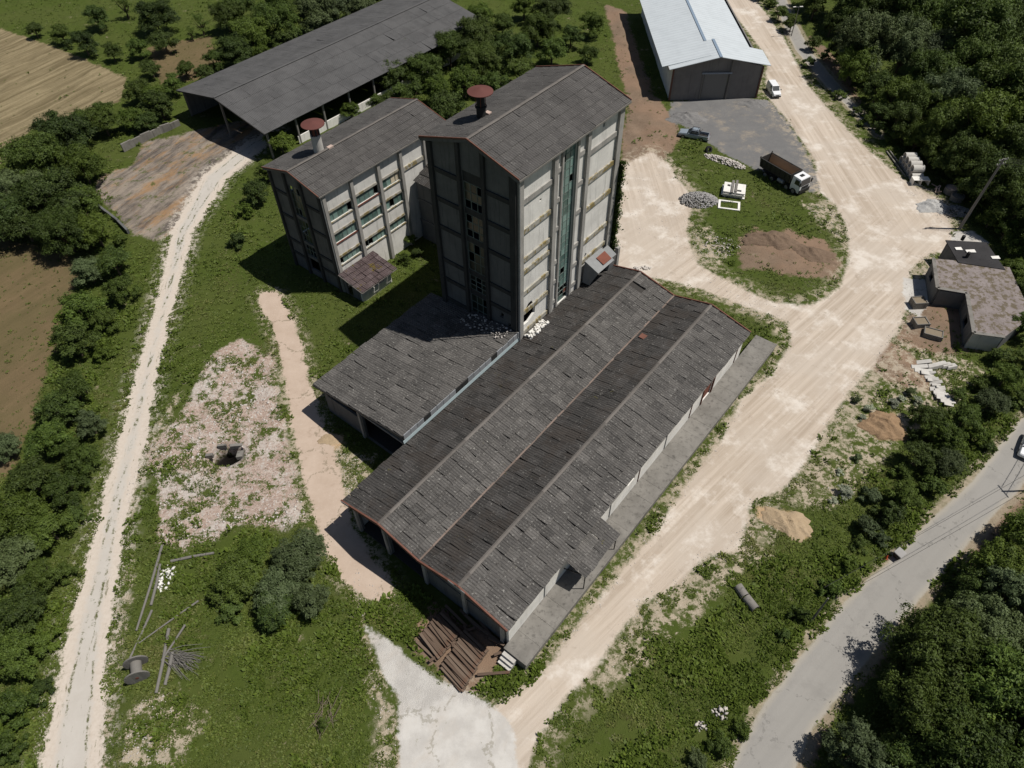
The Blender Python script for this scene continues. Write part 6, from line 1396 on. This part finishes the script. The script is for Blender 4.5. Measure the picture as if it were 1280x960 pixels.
for s in (-1, 1):
    MB().box(2.45, 2.6, s*.62-.16, s*.62+.16, .7, .88).build('headlight', MT['lampglass'], pk, bevel=.02); MB().box(-2.65, -2.6, s*.78-.07, s*.78+.07, .7, 1.0).build('tail_light', MT['redlamp'], pk)
    MB().box(.75, .9, s*1.0-.1, s*1.0+.1, 1.12, 1.28).build('mirror', MT['p_pick'], pk); wheel(pk, 1.72, s*.82, .38); wheel(pk, -1.55, s*.82, .38)
    MB().bar((.5, s*.55, 1.86), (-.8, s*.55, 1.86), .05, .05).build('roof_rail', MT['black'], pk); MB().bar((-.95, s*.7, 1.1), (-1.3, s*.72, 1.55), .05, .05).build('roll_bar', MT['black'], pk)
    MB().box(-.86, .9, s*.905-.006, s*.905+.006, .95, .97).build('door_seam', MT['black'], pk)
MB().box(.3, .34, -.6, .6, 1.83, 1.88).build('roof_bar', MT['black'], pk); MB().box(-.6, -.56, -.6, .6, 1.83, 1.88).build('roof_bar', MT['black'], pk)
# dump truck
tr = vehicle('dump_truck', 975, 227, (.56, -.83), 'dump truck with a white cab and a black rusty tipper', 'dump truck')
tr.scale = (1.06,)*3
MB().box(-3.6, 3.9, -.45, .45, .75, 1.05).build('chassis', MT['black'], tr)
cab = loft([(4.35, 1.15, .55, 1.12, 1.7), (4.28, 1.2, .5, 1.12, 2.0), (4.05, 1.2, .5, 1.1, 2.75), (2.6, 1.2, .6, 1.1, 2.82)], MT['p_white'], 'cab', tr, .06)
MB().hexa([(4.37, -1.02, 1.72), (4.37, 1.02, 1.72), (4.30, 1.02, 1.7), (4.30, -1.02, 1.7), (4.14, -.98, 2.6), (4.14, .98, 2.6), (4.05, .98, 2.6), (4.05, -.98, 2.6)]).build('windscreen', MT['cglass'], cab)
for s in (-1, 1):
    MB().hexa([(3.2, s*1.13, 1.75), (4.1, s*1.13, 1.75), (4.1, s*1.19, 1.75), (3.2, s*1.19, 1.75), (3.25, s*1.1, 2.5), (3.95, s*1.1, 2.5), (3.95, s*1.15, 2.5), (3.25, s*1.15, 2.5)]).build('side_window', MT['cglass'], cab)
    MB().box(4.25, 4.4, s*1.28-.1, s*1.28+.1, 1.8, 2.4).build('mirror', MT['black'], cab)
    MB().box(4.36, 4.46, s*.85-.2, s*.85+.2, .78, 1.0).build('headlight', MT['lampglass'], tr)
    for x in (3.35, -.85, -2.2, 2.0): wheel(tr, x, s*1.02, .52, .34)
    MB().box(-2.85, -.2, s*1.03-.2, s*1.03+.2, 1.12, 1.17).build('mudguard', MT['black'], tr); MB().tube((0.1, s*.85, .8), (1.2, s*.85, .8), .32, .32, 14).build('fuel_tank', MT['greymetal'], tr)
MB().box(4.30, 4.48, -1.18, 1.18, .45, 1.1).build('bumper', MT['black'], tr, bevel=.05); MB().box(4.34, 4.40, -.8, .8, 1.2, 1.6).build('grille', MT['black'], tr)
MB().box(3.1, 3.6, -.35, .35, 2.8, 2.87).build('roof_hatch', MT['black'], cab); MB().box(2.45, 2.62, -1.1, 1.1, 1.0, 2.3).build('cab_back', MT['black'], tr)
tb = MB(); x0, x1, hw, z0, z1 = -3.7, 2.35, 1.22, 1.35, 2.75
tb.box(x0, x1, -hw*.85, hw*.85, z0-.1, z0, .5, 1)
for s in (-1, 1): tb.hexa([(x0, s*hw*.85, z0), (x1, s*hw*.85, z0), (x1, s*(hw*.85-.07), z0), (x0, s*(hw*.85-.07), z0), (x0, s*hw*1.04, z1), (x1, s*hw*1.04, z1), (x1, s*(hw*1.04-.07), z1), (x0, s*(hw*1.04-.07), z1)], .5, 1)
tb.hexa([(x1-.06, -hw*.85, z0), (x1, -hw*.85, z0), (x1, hw*.85, z0), (x1-.06, hw*.85, z0), (x1-.06, -hw*1.03, z1+.15), (x1, -hw*1.03, z1+.15), (x1, hw*1.03, z1+.15), (x1-.06, hw*1.03, z1+.15)], .5, 1)
tb.hexa([(x0, -hw*.85, z0), (x0+.07, -hw*.85, z0), (x0+.07, hw*.85, z0), (x0, hw*.85, z0), (x0-.1, -hw*1.03, z1), (x0-.03, -hw*1.03, z1), (x0-.03, hw*1.03, z1), (x0-.1, hw*1.03, z1)], .5, 1)
tp_ = tb.build('tipper', [MT['trust'], MT['tside']], tr)
li = MB(); li.box(x0+.08, x1-.08, -hw*.84+.08, hw*.84-.08, z0+.005, z0+.03)
for s in (-1, 1): li.hexa([(x0+.08, s*(hw*.85-.08), z0), (x1-.08, s*(hw*.85-.08), z0), (x1-.08, s*(hw*.85-.10), z0), (x0+.08, s*(hw*.85-.10), z0), (x0+.08, s*(hw*1.04-.08), z1-.02), (x1-.08, s*(hw*1.04-.08), z1-.02), (x1-.08, s*(hw*1.04-.10), z1-.02), (x0+.08, s*(hw*1.04-.10), z1-.02)])
li.box(x1-.10, x1-.075, -hw*.95, hw*.95, z0+.04, z1+.1); li.build('tipper_lining', MT['trust'], tp_)
for i in range(7):
    x = x0+.3+i*.92
    for s in (-1, 1): MB().bar((x, s*hw*.88, z0+.02), (x, s*hw*1.08, z1-.04), .09, .06, up=(1, 0, 0)).build('rib', MT['tside'], tp_)
for s in (-1, 1): MB().bar((x0-.1, s*hw*1.05, z1+.02), (x1, s*hw*1.05, z1+.02), .13, .1).build('top_rail', MT['tside'], tp_)
for s in (-1, 1): MB().bar((x0-.02, s*hw*1.05, z1), (x0-.02, s*hw*1.05, z1+.3), .12, .12).build('tailgate_hinge', MT['tside'], tp_)
# white van
vd = at(969.5, 124)-at(964, 104)
vn = vehicle('white_van', 966, 117, (.08, -1), 'small white van parked beside the hangar', 'van')
loft([(2.15, .72, .45, .66, .72), (2.0, .84, .32, .76, .95), (1.2, .87, .3, .80, 1.12), (1.0, .87, .3, .80, 1.14), (-1.95, .87, .3, .80, 1.15), (-2.1, .84, .35, .78, 1.15)], MT['p_white'], 'body', vn)
loft([(1.15, .80, 1.1, .70, 1.12), (.35, .80, 1.12, .66, 1.78), (-1.95, .82, 1.12, .70, 1.82), (-2.08, .8, 1.12, .7, 1.7)], MT['p_white'], 'upper_body', vn, .04)
MB().hexa([(1.18, -.66, 1.16), (1.18, .66, 1.16), (1.1, .66, 1.12), (1.1, -.66, 1.12), (.45, -.60, 1.74), (.45, .60, 1.74), (.36, .60, 1.72), (.36, -.60, 1.72)]).build('windscreen', MT['cglass'], vn)
for s in (-1, 1):
    MB().hexa([(-.2, s*.78, 1.18), (.75, s*.79, 1.18), (.75, s*.81, 1.18), (-.2, s*.81, 1.18), (-.2, s*.70, 1.62), (.4, s*.70, 1.62), (.4, s*.75, 1.62), (-.2, s*.75, 1.62)]).build('side_window', MT['cglass'], vn)
    wheel(vn, 1.35, s*.78, .31, .2); wheel(vn, -1.3, s*.78, .31, .2); MB().box(1.95, 2.1, s*.58-.14, s*.58+.14, .68, .85).build('headlight', MT['lampglass'], vn); MB().box(.85, 1.0, s*.97-.1, s*.97+.1, 1.1, 1.25).build('mirror', MT['black'], vn)
MB().box(2.1, 2.2, -.75, .75, .32, .55).build('bumper', MT['black'], vn, bevel=.03); MB().box(2.1, 2.16, -.35, .35, .62, .76).build('grille', MT['black'], vn)
# white car at the right edge
cr_ = vehicle('white_car', 1284, 561, (-.62, -.78), 'white car on the asphalt road at the right edge', 'car')
def car(e):
    loft([(2.1, .7, .4, .64, .66), (1.95, .82, .28, .74, .82), (1.0, .86, .25, .78, .96), (-1.7, .86, .25, .78, 1.0), (-2.05, .8, .3, .72, .9)], MT['p_white'], 'body', e)
    loft([(1.05, .76, .95, .66, .98), (.3, .76, .96, .58, 1.42), (-1.0, .76, .96, .58, 1.44), (-1.8, .76, .96, .62, 1.02)], MT['cglass'], 'windows', e, .02)
    loft([(.3, .60, 1.39, .55, 1.46), (-1.0, .60, 1.40, .55, 1.47)], MT['p_white'], 'roof', e, .03)
    for s in (-1, 1):
        wheel(e, 1.3, s*.76, .31, .2); wheel(e, -1.3, s*.76, .31, .2); MB().box(1.95, 2.05, s*.55-.15, s*.55+.15, .6, .74).build('headlight', MT['lampglass'], e); MB().box(.7, .85, s*.95-.1, s*.95+.1, .95, 1.08).build('mirror', MT['black'], e)
        MB().bar((.95, s*.74, .97), (.3, s*.58, 1.43), .07, .05).build('window_pillar', MT['p_white'], e); MB().bar((-.35, s*.77, .97), (-.35, s*.59, 1.42), .06, .05).build('window_pillar', MT['black'], e)
car(cr_)
# tyre
c = at(885, 191); e = empty('old_tyre', c, 'large worn black tyre between the pickup and the white rubble', 'tyre'); d_ = np.array([.45, -.75, .35]); d_ /= np.linalg.norm(d_)
ring(MB(), c+np.array([0, 0, .55])-d_*.22, c+np.array([0, 0, .55])+d_*.22, .68, .34, 26).build('tread', MT['tyre'], e, bevel=.06)
# cone and tub by the asphalt road
c = at(1107, 698); e = empty('traffic_cone', c, 'small orange traffic cone at the left edge of the asphalt road', 'traffic cone'); MB().lathe(c, [(.16, .03), (.03, .6), (.01, .6)], 14).build('cone', m_plain('cone_orange', (0.75, 0.10, 0.03), .5, var=.1), e); MB().box(c[0]-.22, c[0]+.22, c[1]-.22, c[1]+.22, 0, .04).build('base', MT['rusttrim'], e)
c = at(1121, 696); e = empty('rubbish_container', c, 'small grey rubbish container standing beside the orange cone', 'container', None, .6); e['_local'] = True; e.scale = (.85,)*3
MB().hexa([(-.4, -.35, .1), (.4, -.35, .1), (.4, .35, .1), (-.4, .35, .1), (-.55, -.5, 1.0), (.55, -.5, 1.0), (.55, .5, 1.0), (-.55, .5, 1.0)]).build('bin_body', MT['black'], e, bevel=.03)
MB().hexa([(-.6, -.55, 1.0), (.6, -.55, 1.0), (.6, .55, 1.05), (-.6, .55, 1.05), (-.55, -.5, 1.08), (.55, -.5, 1.08), (.55, .5, 1.16), (-.55, .5, 1.16)]).build('lid', MT['stone_grey'], e, bevel=.03)
# dark car cut by the top edge on the sandy road
